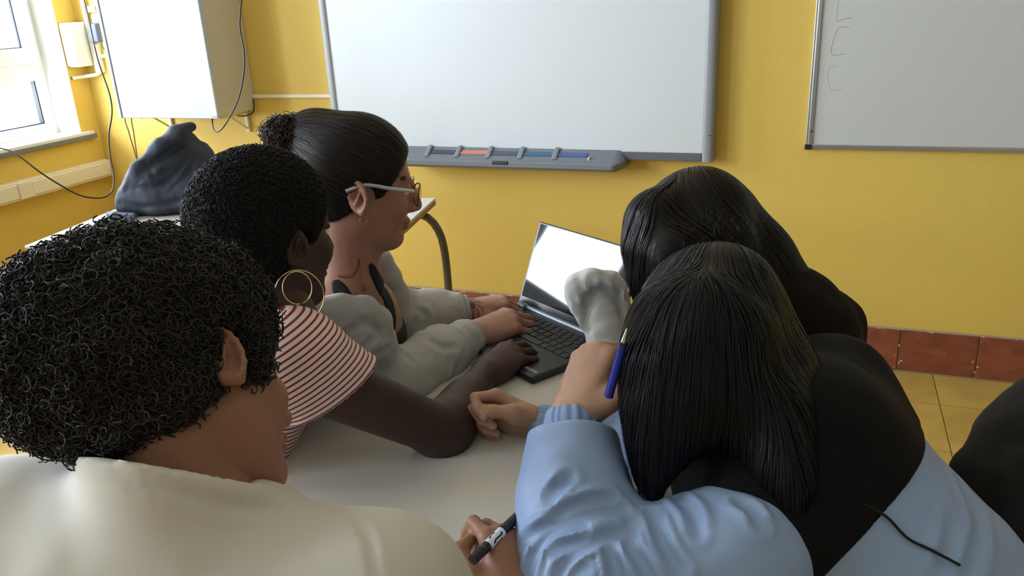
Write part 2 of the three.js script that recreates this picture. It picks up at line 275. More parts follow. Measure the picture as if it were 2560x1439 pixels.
// ---------------------------------------------------------------- tables
const laminate = mat('#c6c1b7', 0.34, { bumpMap: rep(grain, 10), bumpScale: 0.00008, clearcoat: 0.15, clearcoatRoughness: 0.3 });
const edgeWood = mat('#9a7440', 0.6), steelDark = mat('#5b564c', 0.42, { metalness: 0.35 });
function makeTable(name, label, centre, w, d, turn, bent) {
  const t = thing(name, label, 'table', [centre[0], 0, centre[1]]); t.rotation.y = turn;
  const add = (n, g, m, l) => { const o = shade(new THREE.Mesh(g, m)); o.name = n; t.add(o); if (l) o.userData.label = l; return o; };
  add('tabletop', rbox(-w / 2, w / 2, 0.741, 0.75, -d / 2, d / 2, 0.002), laminate);
  add('edge_band', box(-w / 2 + 0.001, w / 2 - 0.001, 0.724, 0.7412, -d / 2 + 0.001, d / 2 - 0.001), edgeWood, 'wood coloured edge');
  for (const s of [-1, 1]) {
    const zz = s * (d / 2 - 0.06), x1 = w / 2 - (bent ? -0.035 : 0.05);
    add('leg_frame', tube([[-w / 2 + 0.2, 0.709, zz], [w / 2 - 0.22, 0.709, zz], [x1 - 0.11, 0.709, zz], [x1 - 0.05, 0.69, zz], [x1 - 0.015, 0.64, zz], [x1, 0.57, zz], [x1 + 0.004, 0.3, zz], [x1 + 0.006, 0.0, zz]], 0.0145, 60, 12), steelDark);
    add('leg_frame', tube([[w / 2 - 0.3, 0.709, zz], [-x1 + 0.11, 0.709, zz], [-x1 + 0.05, 0.69, zz], [-x1 + 0.015, 0.64, zz], [-x1, 0.57, zz], [-x1 - 0.006, 0.0, zz]], 0.0145, 60, 12), steelDark);
  }
  return t;
}
{ const c = [-1.31, 0.55], u = [-0.985, 0.172], v = [0.172, 0.985], w = 1.2, d = 0.63;
  makeTable('school_table', 'white topped table with bent steel legs against the wall, a dark coat on it', [c[0] + u[0] * w / 2 + v[0] * d / 2, c[1] + u[1] * w / 2 + v[1] * d / 2], w, d, Math.atan2(0.172, 0.985), true); }
makeTable('work_table', 'white table the five students lean on, with the laptop on it', [-0.51, 2.0], 0.74, 1.02, 0, false);

// ---------------------------------------------------------------- solid shapes by distance: prims, joins, mesher
const { abs, min, max, sqrt, sin, cos, PI, hypot, floor: flr } = Math;
const capsule = (a, b, ra, rb = ra) => {                     // tapered limb between two joints
  const ax = a.x, ay = a.y, az = a.z, bx = b.x - ax, by = b.y - ay, bz = b.z - az, l2 = bx * bx + by * by + bz * bz, q = ra - rb, a2 = l2 - q * q, il2 = 1 / l2, sq = Math.sign(q) * q * q;
  return (x, y, z) => {
    const px = x - ax, py = y - ay, pz = z - az, yy = px * bx + py * by + pz * bz, zz = yy - l2;
    const ux = px * l2 - bx * yy, uy = py * l2 - by * yy, uz = pz * l2 - bz * yy, x2 = ux * ux + uy * uy + uz * uz, y2 = yy * yy * l2, z2 = zz * zz * l2, k = sq * x2;
    if (Math.sign(zz) * a2 * z2 > k) return sqrt(x2 + z2) * il2 - rb;
    if (Math.sign(yy) * a2 * y2 < k) return sqrt(x2 + y2) * il2 - ra;
    return (sqrt(x2 * a2 * il2) + yy * q) * il2 - ra;
  };
};
const chain = (pts, k = 0.01) => { const f = []; for (let i = 0; i + 1 < pts.length; i++) f.push(capsule(pts[i][0], pts[i + 1][0], pts[i][1], pts[i + 1][1])); return join(k, ...f); };
const egg = (c, r, basis) => {                               // ellipsoid, optionally turned: basis = [x axis, y axis, z axis]
  const [rx, ry, rz] = r, b = basis ?? [V(1, 0, 0), V(0, 1, 0), V(0, 0, 1)];
  return (x, y, z) => {
    const px = x - c.x, py = y - c.y, pz = z - c.z;
    const u = (px * b[0].x + py * b[0].y + pz * b[0].z) / rx, v = (px * b[1].x + py * b[1].y + pz * b[1].z) / ry, w = (px * b[2].x + py * b[2].y + pz * b[2].z) / rz;
    const k0 = sqrt(u * u + v * v + w * w), k1 = sqrt(u * u / rx / rx + v * v / ry / ry + w * w / rz / rz);
    return k1 < 1e-9 ? -min(rx, ry, rz) : k0 * (k0 - 1) / k1;
  };
};
const smin = (a, b, k) => { const h = max(k - abs(a - b), 0) / k; return min(a, b) - h * h * k * 0.25; };
const join = (k, ...fs) => fs.length === 1 ? fs[0] : (x, y, z) => { let d = fs[0](x, y, z); for (let i = 1; i < fs.length; i++) d = smin(d, fs[i](x, y, z), k); return d; };
const carve = (k, f, ...gs) => (x, y, z) => { let d = f(x, y, z); for (const g of gs) d = -smin(-d, g(x, y, z), k); return d; };
const meet = (k, f, ...gs) => (x, y, z) => { let d = f(x, y, z); for (const g of gs) d = -smin(-d, -g(x, y, z), k); return d; };
const grow = (f, t) => (x, y, z) => f(x, y, z) - t;
const side = (p, n) => (x, y, z) => (x - p.x) * n.x + (y - p.y) * n.y + (z - p.z) * n.z;   // keeps what lies against n
const ripple = (f, amp, fx, fy = fx, fz = fx, w = 0.9) => (x, y, z) => { const d = f(x, y, z); return abs(d) > 0.05 ? d : d + amp * (noise(x * fx, y * fy, z * fz) + 0.5 * noise(x * fx * 2.3 + 5, y * fy * 2.3, z * fz * 2.3)) * w; };
// folds that run round a limb: ridged waves along the axis, bent by noise
const folds = (f, a, b, amp, n, wob = 1.2) => { const ax = b.clone().sub(a), L = ax.length(); ax.normalize(); return (x, y, z) => { const d = f(x, y, z); if (abs(d) > 0.05) return d; const t = ((x - a.x) * ax.x + (y - a.y) * ax.y + (z - a.z) * ax.z) / L; if (t < -0.3 || t > 1.3) return d; const q = t * n + wob * noise(x * 9, y * 9, z * 9) + 0.5 * noise(x * 22, y * 22, z * 22); const s = abs(((q % 1) + 1) % 1 - 0.5) * 2; return d + amp * (s * s - 0.4) * (0.55 + 0.9 * noise(x * 13 + 7, y * 13, z * 13)) * max(0, 1 - 3 * max(0, -t, t - 1)); }; };

function solid(f, lo, hi, h) {                               // surface nets on a sparse grid
  const B = 6, nx = Math.ceil((hi.x - lo.x) / h / B) * B + 1, ny = Math.ceil((hi.y - lo.y) / h / B) * B + 1, nz = Math.ceil((hi.z - lo.z) / h / B) * B + 1;
  const val = new Float32Array(nx * ny * nz).fill(NaN), id = (i, j, k) => (k * ny + j) * nx + i, reach = B * h * 0.5 * 1.75 * 1.35 + 0.004, live = [];
  for (let k = 0; k < nz - 1; k += B) for (let j = 0; j < ny - 1; j += B) for (let i = 0; i < nx - 1; i += B) {
    if (abs(f(lo.x + (i + B / 2) * h, lo.y + (j + B / 2) * h, lo.z + (k + B / 2) * h)) > reach) continue;
    live.push(i, j, k);
    for (let c = 0; c <= B; c++) for (let b = 0; b <= B; b++) for (let a = 0; a <= B; a++) { const q = id(i + a, j + b, k + c); if (val[q] !== val[q]) val[q] = f(lo.x + (i + a) * h, lo.y + (j + b) * h, lo.z + (k + c) * h); }
  }
  const vert = new Map(), pos = [], idx = [];
  const corner = [0, 1, nx, nx + 1, nx * ny, nx * ny + 1, nx * ny + nx, nx * ny + nx + 1], edges = [[0, 1], [2, 3], [4, 5], [6, 7], [0, 2], [1, 3], [4, 6], [5, 7], [0, 4], [1, 5], [2, 6], [3, 7]];
  const cell = q => {
    if (vert.has(q)) return vert.get(q);
    const v = corner.map(c => val[q + c]), k = flr(q / (nx * ny)), j = flr((q - k * nx * ny) / nx), i = q - (k * ny + j) * nx;
    let sx = 0, sy = 0, sz = 0, n = 0;
    for (const [a, b] of edges) if ((v[a] < 0) !== (v[b] < 0)) { const t = v[a] / (v[a] - v[b]); const x0 = a & 1, y0 = (a >> 1) & 1, z0 = a >> 2, x1 = b & 1, y1 = (b >> 1) & 1, z1 = b >> 2; sx += x0 + (x1 - x0) * t; sy += y0 + (y1 - y0) * t; sz += z0 + (z1 - z0) * t; n++; }
    if (!n) { n = 1; sx = sy = sz = 0.5; }
    const o = pos.length / 3; pos.push(lo.x + (i + sx / n) * h, lo.y + (j + sy / n) * h, lo.z + (k + sz / n) * h); vert.set(q, o); return o;
  };
  const done = new Set();
  for (let l = 0; l < live.length; l += 3) for (let c = 0; c <= B; c++) for (let b = 0; b <= B; b++) for (let a = 0; a <= B; a++) {
    const i = live[l] + a, j = live[l + 1] + b, k = live[l + 2] + c; if (i < 1 || j < 1 || k < 1 || i >= nx - 1 || j >= ny - 1 || k >= nz - 1) continue;
    if ((a === B || b === B || c === B)) { const q0 = id(i, j, k); if (done.has(q0)) continue; done.add(q0); } else if (a === 0 || b === 0 || c === 0) { const q0 = id(i, j, k); if (done.has(q0)) continue; done.add(q0); }
    const q = id(i, j, k), v = val[q];
    const quad = (d, u, w) => { const v1 = val[q + d]; if (v1 !== v1 || (v < 0) === (v1 < 0)) return; for (const e of [q, q - u, q - u - w, q - w]) for (const cc of corner) if (val[e + cc] !== val[e + cc]) return; const A = cell(q), Bq = cell(q - u), C = cell(q - u - w), D = cell(q - w); v < 0 ? idx.push(A, Bq, C, A, C, D) : idx.push(A, C, Bq, A, D, C); };
    quad(1, nx, nx * ny); quad(nx, nx * ny, 1); quad(nx * ny, 1, nx);
  }
  const g = new THREE.BufferGeometry(); g.setAttribute('position', new THREE.Float32BufferAttribute(pos, 3)); g.setIndex(idx); g.computeVertexNormals(); return g;
}
const hull = (pts, pad) => { const lo = V(9, 9, 9), hi = V(-9, -9, -9); for (const p of pts) { lo.min(p); hi.max(p); } return [lo.subScalar(pad), hi.addScalar(pad)]; };
const grad = (f, p, e = 0.0015) => V(f(p.x + e, p.y, p.z) - f(p.x - e, p.y, p.z), f(p.x, p.y + e, p.z) - f(p.x, p.y - e, p.z), f(p.x, p.y, p.z + e) - f(p.x, p.y, p.z - e)).normalize();
function meetSurface(f, px, py, d0 = 0.5, d1 = 3) {          // where the sight line of a measured point first meets a shape
  for (let d = d0; d < d1;) { const p = at(px, py, d), v = f(p.x, p.y, p.z); if (v < 0.0008) return p; d += max(v * 0.7, 0.0008); }
  return null;
}
const groove = (f, lines, r = 0.005, k = 0.014, puff = 0, sink = 0) => {         // sewn or pressed-in creases along measured lines
  const caps = [];
  for (const l of lines) {
    const c = new THREE.CatmullRomCurve3(l.map(([a, b]) => V(a, b, 0)), false, 'centripetal'), n = Math.max(3, Math.ceil(c.getLength() / 12)), pts = c.getSpacedPoints(n).map(q => { const p = meetSurface(f, q.x, q.y); return p && sink ? p.addScaledVector(grad(f, p), -sink) : p; });
    const e = t => r * (0.25 + 0.75 * sin(PI * min(1, max(0, t))) ** 0.7);
    for (let i = 0; i < n; i++) { const a = pts[i], b = pts[i + 1]; if (!a || !b || a.distanceTo(b) > 0.05 || a.distanceTo(b) < 1e-4) continue; const ra = e(i / n), rb = e((i + 1) / n); if (abs(ra - rb) >= a.distanceTo(b)) continue; caps.push([a.clone().lerp(b, 0.5), (a.distanceTo(b) / 2 + r + 0.042) ** 2, capsule(a, b, ra, rb)]); }
  }
  return (x, y, z) => { const d = f(x, y, z); if (abs(d) > 0.03) return d; let q = 1; for (const [m, q2, c] of caps) { const dx = x - m.x, dy = y - m.y, dz = z - m.z; if (dx * dx + dy * dy + dz * dz < q2) q = min(q, c(x, y, z)); } return q > 0.04 ? d : -smin(-(d - puff * Math.exp(-(((q - 0.013) / 0.009) ** 2))), q, k); };
};
const crease = (f, lines, deep = 0.009, w = 0.006, swell = 0.35) => {   // cloth pinched into valleys along measured lines, swelling beside them
  const segs = [];
  for (const l of lines) {
    const c = new THREE.CatmullRomCurve3(l.map(([a, b]) => V(a, b, 0)), false, 'centripetal'), n = Math.max(3, Math.ceil(c.getLength() / 14)), pts = c.getSpacedPoints(n).map(q => meetSurface(f, q.x, q.y)), s = l.deep ?? 1;
    const e = t => s * sin(PI * min(1, max(0, 0.06 + 0.88 * t))) ** 0.6;
    for (let i = 0; i < n; i++) { const a = pts[i], b = pts[i + 1]; if (!a || !b || a.distanceTo(b) > 0.05) continue; segs.push([a, b.clone().sub(a), 1 / max(1e-9, a.distanceToSquared(b)), e(i / n), e((i + 1) / n)]); }
  }
  const far = 5 * w;
  return (x, y, z) => {
    const d = f(x, y, z); if (abs(d) > 0.04) return d; let best = 0, q = 1, ee = 0;
    for (const [a, u, il, e0, e1] of segs) { const dx = x - a.x, dy = y - a.y, dz = z - a.z; if (abs(dx) > 0.06 || abs(dy) > 0.06 || abs(dz) > 0.06) continue; const t = min(1, max(0, (dx * u.x + dy * u.y + dz * u.z) * il)), r = hypot(dx - u.x * t, dy - u.y * t, dz - u.z * t); if (r < far && r < q) { q = r; ee = e0 + (e1 - e0) * t; } }
    if (q > far) return d; const g = q / w; return d + deep * ee * (Math.exp(-g * 1.25) - swell * Math.exp(-((g - 2.1) ** 2)));
  };
};
const joinGeo = gs => { const keep = gs.map(g => { for (const k of Object.keys(g.attributes)) if (!['position', 'normal', 'color', 'uv'].includes(k)) g.deleteAttribute(k); return g; }); return mergeGeometries(keep); };
function colour(g, fn) { const p = g.attributes.position, c = new Float32Array(p.count * 3); for (let i = 0; i < p.count; i++) { const q = fn(p.getX(i), p.getY(i), p.getZ(i)); c[3 * i] = q[0]; c[3 * i + 1] = q[1]; c[3 * i + 2] = q[2]; } g.setAttribute('color', new THREE.BufferAttribute(c, 3)); return g; }
const mix = (a, b, t) => a.map((v, i) => v + (b[i] - v) * t), step = (a, b, x) => { const t = min(1, max(0, (x - a) / (b - a))); return t * t * (3 - 2 * t); };

// ---------------------------------------------------------------- people: head, hand, limbs
function frame(centre, fwd, up, s = 1) {                     // a head's own axes: x to its left, y up, z forward
  const f = fwd.clone().normalize(), u = up.clone().addScaledVector(f, -up.dot(f)).normalize(), l = u.clone().cross(f);
  const P = (x, y, z) => centre.clone().addScaledVector(l, x * s).addScaledVector(u, y * s).addScaledVector(f, z * s);
  const inv = (x, y, z) => { const q = V(x - centre.x, y - centre.y, z - centre.z); return [q.dot(l) / s, q.dot(u) / s, q.dot(f) / s]; };
  return { c: centre, f, u, l, s, P, inv, b: [l, u, f] };
}
const CRANIUM = [[0, 0.045, -0.012], [0.0745, 0.088, 0.097]];
function headShape(H, { jaw = 1 } = {}) {
  const { P, s, b } = H, E = (c, r) => egg(P(...c), r.map(v => v * s), b), C = (p, q, r1, r2) => capsule(P(...p), P(...q), r1 * s, r2 * s);
  const skull = join(0.03 * s, E(...CRANIUM), E([0, -0.02, 0.036], [0.06, 0.078, 0.058]), C([-0.043, -0.045, 0.004], [-0.012, -0.092, 0.062], 0.02 * jaw, 0.017), C([0.043, -0.045, 0.004], [0.012, -0.092, 0.062], 0.02 * jaw, 0.017));
  const face = join(0.012 * s, skull, C([-0.034, 0.034, 0.076], [0.034, 0.034, 0.076], 0.012, 0.012), E([-0.036, -0.018, 0.066], [0.024, 0.026, 0.02]), E([0.036, -0.018, 0.066], [0.024, 0.026, 0.02]), E([0, -0.088, 0.073], [0.019, 0.016, 0.016]));
  const eyes = carve(0.012 * s, face, E([-0.032, 0.012, 0.1], [0.017, 0.012, 0.018]), E([0.032, 0.012, 0.1], [0.017, 0.012, 0.018]));
  const mouth = join(0.008 * s, eyes, C([0, 0.022, 0.092], [0, -0.022, 0.109], 0.009, 0.0125), E([-0.012, -0.027, 0.098], [0.009, 0.008, 0.011]), E([0.012, -0.027, 0.098], [0.009, 0.008, 0.011]),
    E([0, -0.052, 0.09], [0.022, 0.006, 0.011]), E([0, -0.064, 0.088], [0.018, 0.0065, 0.011]), E([-0.031, 0.018, 0.083], [0.016, 0.005, 0.008]), E([0.031, 0.018, 0.083], [0.016, 0.005, 0.008]));
  const ear = sgn => {
    const tilt = H.u.clone().multiplyScalar(0.97).addScaledVector(H.f, -0.2).normalize(), out = H.l.clone().multiplyScalar(sgn * 0.86).addScaledVector(H.f, -0.5).normalize(), bx = out, by = tilt.clone().addScaledVector(out, -tilt.dot(out)).normalize(), bz = bx.clone().cross(by), o = P(0.078 * sgn, 0.002, -0.01), Q = (x, y, z) => o.clone().addScaledVector(bx, x * s).addScaledVector(by, y * s).addScaledVector(bz, z * s), zs = bz.dot(H.f) > 0 ? 1 : -1;
    const disc = egg(Q(0.002, 0, -0.002 * zs), [0.008 * s, 0.031 * s, 0.0195 * s], [bx, by, bz]), rim = [];
    for (let i = 0; i < 11; i++) { const a = -0.5 + i * 0.4, b2 = a + 0.4; const pt = t => Q(0.0085, 0.0285 * sin(t), zs * -0.0165 * -cos(t) * 1.0); rim.push(capsule(pt(PI - a - 0.55), pt(PI - b2 - 0.55), 0.0034 * s, 0.0034 * s)); }
    const bowl = egg(Q(0.0105, -0.002, 0.001 * zs), [0.008 * s, 0.0215 * s, 0.0115 * s], [bx, by, bz]), canal = egg(Q(0.0075, -0.006, 0.006 * zs), [0.006 * s, 0.007 * s, 0.005 * s], [bx, by, bz]);
    return join(0.004 * s, carve(0.004 * s, join(0.004 * s, disc, ...rim), bowl, canal), capsule(Q(0.007, 0.012, 0.006 * zs), Q(0.0075, -0.012, -0.004 * zs), 0.0024 * s, 0.003 * s), egg(Q(0.004, -0.027, 0.004 * zs), [0.005 * s, 0.008 * s, 0.0075 * s], [bx, by, bz]));
  };
  return join(0.006 * s, mouth, ear(-1), ear(1));
}
const headBox = H => hull([H.P(0.1, 0.14, 0.13), H.P(-0.1, 0.14, 0.13), H.P(0.1, -0.12, 0.13), H.P(-0.1, -0.12, 0.13), H.P(0.1, 0.14, -0.12), H.P(-0.1, 0.14, -0.12), H.P(0.1, -0.12, -0.12), H.P(-0.1, -0.12, -0.12)], 0.012);

// a hand: wrist, direction of the fingers, direction the back of the hand faces; thumb = -1 right hand, +1 left hand
function handShape(W, F, U, thumb, { curl = [[0.3, 0.4, 0.3], [0.35, 0.45, 0.3], [0.4, 0.5, 0.3], [0.45, 0.5, 0.3]], th = [[0.022, -0.012, 0.018], [0.046, -0.018, 0.05], [0.056, -0.022, 0.078], [0.054, -0.026, 0.1]], s = 1, spread = 0.1, arm } = {}) {
  const f = F.clone().normalize(), u = U.clone().addScaledVector(f, -U.dot(f)).normalize(), x = f.clone().cross(u).multiplyScalar(thumb), Q = (a, b, c) => W.clone().addScaledVector(x, a * s).addScaledVector(u, b * s).addScaledVector(f, c * s);
  const base = [[0.027, -0.002, 0.088], [0.0085, 0.002, 0.092], [-0.0105, 0.0, 0.087], [-0.028, -0.005, 0.078]], len = [[0.043, 0.026, 0.02], [0.047, 0.029, 0.021], [0.043, 0.027, 0.02], [0.034, 0.021, 0.018]], rad = [0.0098, 0.01, 0.0095, 0.0084];
  const palm = join(0.016 * s, ...base.map((b, i) => capsule(Q(b[0] * 0.55, 0, 0.004), Q(...b), 0.0165 * s, (rad[i] + 0.0022) * s)), capsule(Q(0.012, -0.008, 0.02), Q(th[1][0] * 0.75, th[1][1], th[1][2] * 0.8), 0.017 * s, 0.014 * s), egg(Q(-0.018, -0.012, 0.035), [0.018 * s, 0.014 * s, 0.034 * s], [x, u, f]));
  const tips = [], fingers = base.map((b, i) => {
    let p = Q(...b), a = 0; const pts = [[p, (rad[i] + 0.0012) * s]], sp = (1.5 - i) * spread;
    len[i].forEach((L, k) => { a += curl[i][k]; const d = f.clone().multiplyScalar(cos(a)).addScaledVector(u, -sin(a)).addScaledVector(x, sp * (1 - 0.3 * k) * cos(a)).normalize(); p = p.clone().addScaledVector(d, L * s); pts.push([p, (rad[i] - 0.0007 * (k + 1)) * s]); if (k === 2) tips.push([p, d.clone(), f.clone().multiplyScalar(sin(a)).addScaledVector(u, cos(a)).normalize(), rad[i] * s]); });
    return chain(pts, 0.003 * s);
  });
  const tp = th.map(t => Q(...t)), thumbF = chain([[tp[0], 0.016 * s], [tp[1], 0.0128 * s], [tp[2], 0.0112 * s], [tp[3], 0.0092 * s]], 0.006 * s);
  const td = tp[3].clone().sub(tp[2]).normalize(); let tn = x.clone().addScaledVector(u, 0.7); tn.addScaledVector(td, -tn.dot(td)).normalize(); tips.push([tp[3], td, tn, 0.0098 * s]);
  const fs = [palm, thumbF]; if (arm) fs.push(capsule(arm, W, 0.031 * s, 0.0245 * s));
  const bodyPart = join(0.014 * s, ...fs); let all = bodyPart;
  const f4 = (X, Y, Z) => { let d = 9; for (const q of fingers) d = smin(d, q(X, Y, Z), 0.0025 * s); return smin(all(X, Y, Z), d, 0.007 * s); };
  const nails = tips.map(([p, d, n, r]) => egg(p.clone().addScaledVector(n, r * 0.8).addScaledVector(d, r * 0.35), [r * 0.62, r * 0.3, r * 0.85], [d.clone().cross(n), n, d]));
  const reachPts = [W, ...tips.map(t => t[0]), ...base.map(b => Q(...b)), tp[1]]; if (arm) reachPts.push(W.clone().lerp(arm, min(1, 0.05 / W.distanceTo(arm))));
  return { f: f4, box: hull(reachPts, 0.026), nails, tips, Q, W };
}
function skinColour(base, { lips, nails = [], H, spots } = {}) {
  const lip = lips ?? [base[0] * 0.85, base[1] * 0.62, base[2] * 0.62], nail = [min(1, base[0] * 1.2 + 0.03), base[1] * 1.1 + 0.03, base[2] * 1.1 + 0.03];
  const lipF = H ? join(0.002, egg(H.P(0, -0.052, 0.093), [0.022 * H.s, 0.0065 * H.s, 0.011 * H.s], H.b), egg(H.P(0, -0.064, 0.091), [0.019 * H.s, 0.007 * H.s, 0.011 * H.s], H.b)) : null;
  const browF = H ? join(0.002, ...[-1, 1].map(s => capsule(H.P(0.018 * s, 0.036, 0.088), H.P(0.05 * s, 0.036, 0.07), 0.006 * H.s, 0.003 * H.s))) : null;
  return (x, y, z) => {
    const n = 1 + 0.07 * noise(x * 60, y * 60, z * 60) + 0.06 * noise(x * 18, y * 18, z * 18); let c = [base[0] * n, base[1] * n * (1 + 0.03 * noise(x * 33, y * 33, z * 33)), base[2] * n];
    if (lipF) { const d = lipF(x, y, z); if (d < 0.003) c = mix(c, lip, step(0.003, 0, d)); const e = browF(x, y, z); if (e < 0.003) c = mix(c, [0.02, 0.015, 0.013], step(0.003, 0, e)); }
    for (const q of nails) { const d = q(x, y, z); if (d < 0.0012) c = mix(c, nail, step(0.0012, 0, d)); }
    if (spots) c = spots(c, x, y, z);
    return c;
  };
}
const skinMat = (rough = 0.5, sheen = 0.15) => new THREE.MeshPhysicalMaterial({ color: 0xffffff, vertexColors: true, roughness: rough, specularIntensity: 0.7, sheen, sheenRoughness: 0.5, sheenColor: new THREE.Color(0.5, 0.35, 0.3) });
const irisGeo = (H, sx) => { const c = H.P(0.031 * sx, 0.012, 0.0775), r = 0.0125 * H.s; return [new THREE.SphereGeometry(r, 20, 14).translate(c.x, c.y, c.z), new THREE.SphereGeometry(r * 0.52, 14, 10).translate(...H.P(0.031 * sx, 0.012, 0.0775 + 0.0073).toArray())]; };
const eyeWhite = mat('#e6e0d8', 0.25), irisDark = mat('#2a1a12', 0.2);
// limbs and trunk under the clothes, seated, feet on the floor
function skeleton(J) { // J: neck, ls, rs, le, re, lw, rw, hip, f (facing, level)
  const right = V(-J.f.z, 0, J.f.x), mid = J.ls.clone().lerp(J.rs, 0.5);
  J.right = right; J.mid = mid; J.lh = J.hip.clone().addScaledVector(right, -0.085); J.rh = J.hip.clone().addScaledVector(right, 0.085);
  const kn = J.knee ?? 0.38; J.lk = J.lh.clone().addScaledVector(J.f, kn).setY(0.49); J.rk = J.rh.clone().addScaledVector(J.f, kn).setY(0.49);
  J.la = J.lk.clone().addScaledVector(J.f, J.tuck ?? -0.06).setY(0.09); J.ra = J.rk.clone().addScaledVector(J.f, J.tuck ?? -0.06).setY(0.09); return J;
}
function bodyShape(J, H, { arms = 'lr', neckR = 0.05 } = {}) {
  const skull = H.P(0, -0.045, -0.022), fs = [capsule(skull, J.neck, neckR, neckR * 1.08), capsule(J.neck, J.mid, neckR * 1.1, 0.06), capsule(J.ls, J.rs, 0.042, 0.042), capsule(J.mid, J.hip, 0.095, 0.1), capsule(J.lh, J.lk, 0.06, 0.045), capsule(J.rh, J.rk, 0.06, 0.045), capsule(J.lk, J.la, 0.044, 0.032), capsule(J.rk, J.ra, 0.044, 0.032)];
  for (const a of arms) fs.push(capsule(J[a + 's'], J[a + 'e'], 0.044, 0.035), capsule(J[a + 'e'], J[a + 'w'], 0.036, 0.0255));
  return join(0.035, ...fs);
}
function makeTrousers(J, parent, colourHex) {
  const f = ripple(join(0.03, capsule(J.lh, J.lk, 0.083, 0.062), capsule(J.rh, J.rk, 0.083, 0.062), capsule(J.lk, J.la, 0.06, 0.05), capsule(J.rk, J.ra, 0.06, 0.05), capsule(J.hip, J.hip.clone().lerp(J.mid, 0.2), 0.13, 0.125)), 0.004, 14);
  part('trousers', solid(f, ...hull([J.lh, J.rh, J.lk, J.rk, J.la, J.ra, J.hip.clone().lerp(J.mid, 0.2)], 0.16), 0.014), mat(colourHex, 0.85), parent);
  for (const k of ['la', 'ra']) { const a = J[k].clone().setY(0.045), b = a.clone().addScaledVector(J.f, 0.14); part('shoe', solid(meet(0.01, join(0.03, capsule(a, b, 0.042, 0.036), capsule(a, a.clone().setY(0.1), 0.04, 0.042)), side(V(0, 0.002, 0), V(0, -1, 0))), ...hull([a, b, a.clone().setY(0.1)], 0.06), 0.009), mat('#2c2c30', 0.7), parent); }
}
function person(label, J) { seats.push(J); const o = thing('person', label, 'person', [J.hip.x, 0, J.hip.z]); return o; }
function pieces(name, geo, m, parent, label) { return part(name, geo, m, parent, label); }
function eyes(H, parent) { for (const s of [-1, 1]) { const [w, i] = irisGeo(H, s); const e = part('eye', w, eyeWhite, parent); part('iris', i, irisDark, e); } }

// ---------------------------------------------------------------- hair
// strands laid over a shape: each starts at a root, follows the flow, and keeps to the surface
function strands(f, roots, flow, { n = 1000, len = 0.3, width = 0.0016, lift = 0.002, jitter = 0.15, stepLen = 0.015, spreadRoot = 0.01, free = false, lenVar = 0.35 } = {}) {
  const pos = [], nor = [], idx = [];
  for (let i = 0; i < n; i++) {
    let p = typeof roots === 'function' ? roots(i) : roots[flr(rnd() * roots.length)].clone(); if (!p) continue; p.add(V(rr(-1, 1), rr(-1, 1), rr(-1, 1)).multiplyScalar(spreadRoot));
    const L = len * (1 - lenVar * rnd()), K = Math.ceil(L / stepLen), ph = rr(0, 50), h0 = lift * rr(0.2, 1.5), w0 = width * rr(0.6, 1.3); let dir = null, first = pos.length / 3, ok = 0;
    const jx = rr(-1, 1) * jitter, jy = rr(-1, 1) * jitter, jz = rr(-1, 1) * jitter;
    for (let k = 0; k <= K; k++) {
      let g = grad(f, p); const dist = f(p.x, p.y, p.z);
      if (!free || dist < h0 * 2) p.addScaledVector(g, -(dist - h0));
      let d = flow(p, k / K); d = d.clone().add(V(jx + jitter * noise(p.x * 30 + ph, p.y * 30, p.z * 30), jy, jz + jitter * noise(p.x * 30, p.y * 30 + ph, p.z * 30)).multiplyScalar(0.5));
      if (!free || dist < h0 * 3) d.addScaledVector(g, -d.dot(g)); d.normalize(); if (dir) d.lerp(dir, 0.45).normalize(); dir = d;
      const x = d.clone().cross(g).normalize(), w = w0 * (k > K * 0.8 ? max(0.12, (K - k) / (K * 0.2)) : 1);
      for (const s of [-1, 1]) { pos.push(p.x + x.x * w * s * 0.5, p.y + x.y * w * s * 0.5, p.z + x.z * w * s * 0.5); const nn = g.clone().addScaledVector(x, s * 0.55).normalize(); nor.push(nn.x, nn.y, nn.z); }
      if (k) { const q = pos.length / 3 - 4; idx.push(q, q + 1, q + 2, q + 1, q + 3, q + 2); }
      p = p.clone().addScaledVector(d, stepLen);
    }
  }
  const g = new THREE.BufferGeometry(); g.setAttribute('position', new THREE.Float32BufferAttribute(pos, 3)); g.setAttribute('normal', new THREE.Float32BufferAttribute(nor, 3)); g.setIndex(idx); return g;
}
const curlGeo = (r, turns, pitch, wire, seg = 14, sides = 4) => { const pts = []; for (let i = 0; i <= seg; i++) { const a = i / seg * turns * 2 * PI; pts.push(V(r * cos(a), pitch * i / seg, r * sin(a) * 0.9)); } return new THREE.TubeGeometry(new THREE.CatmullRomCurve3(pts), seg, wire, sides, false); };
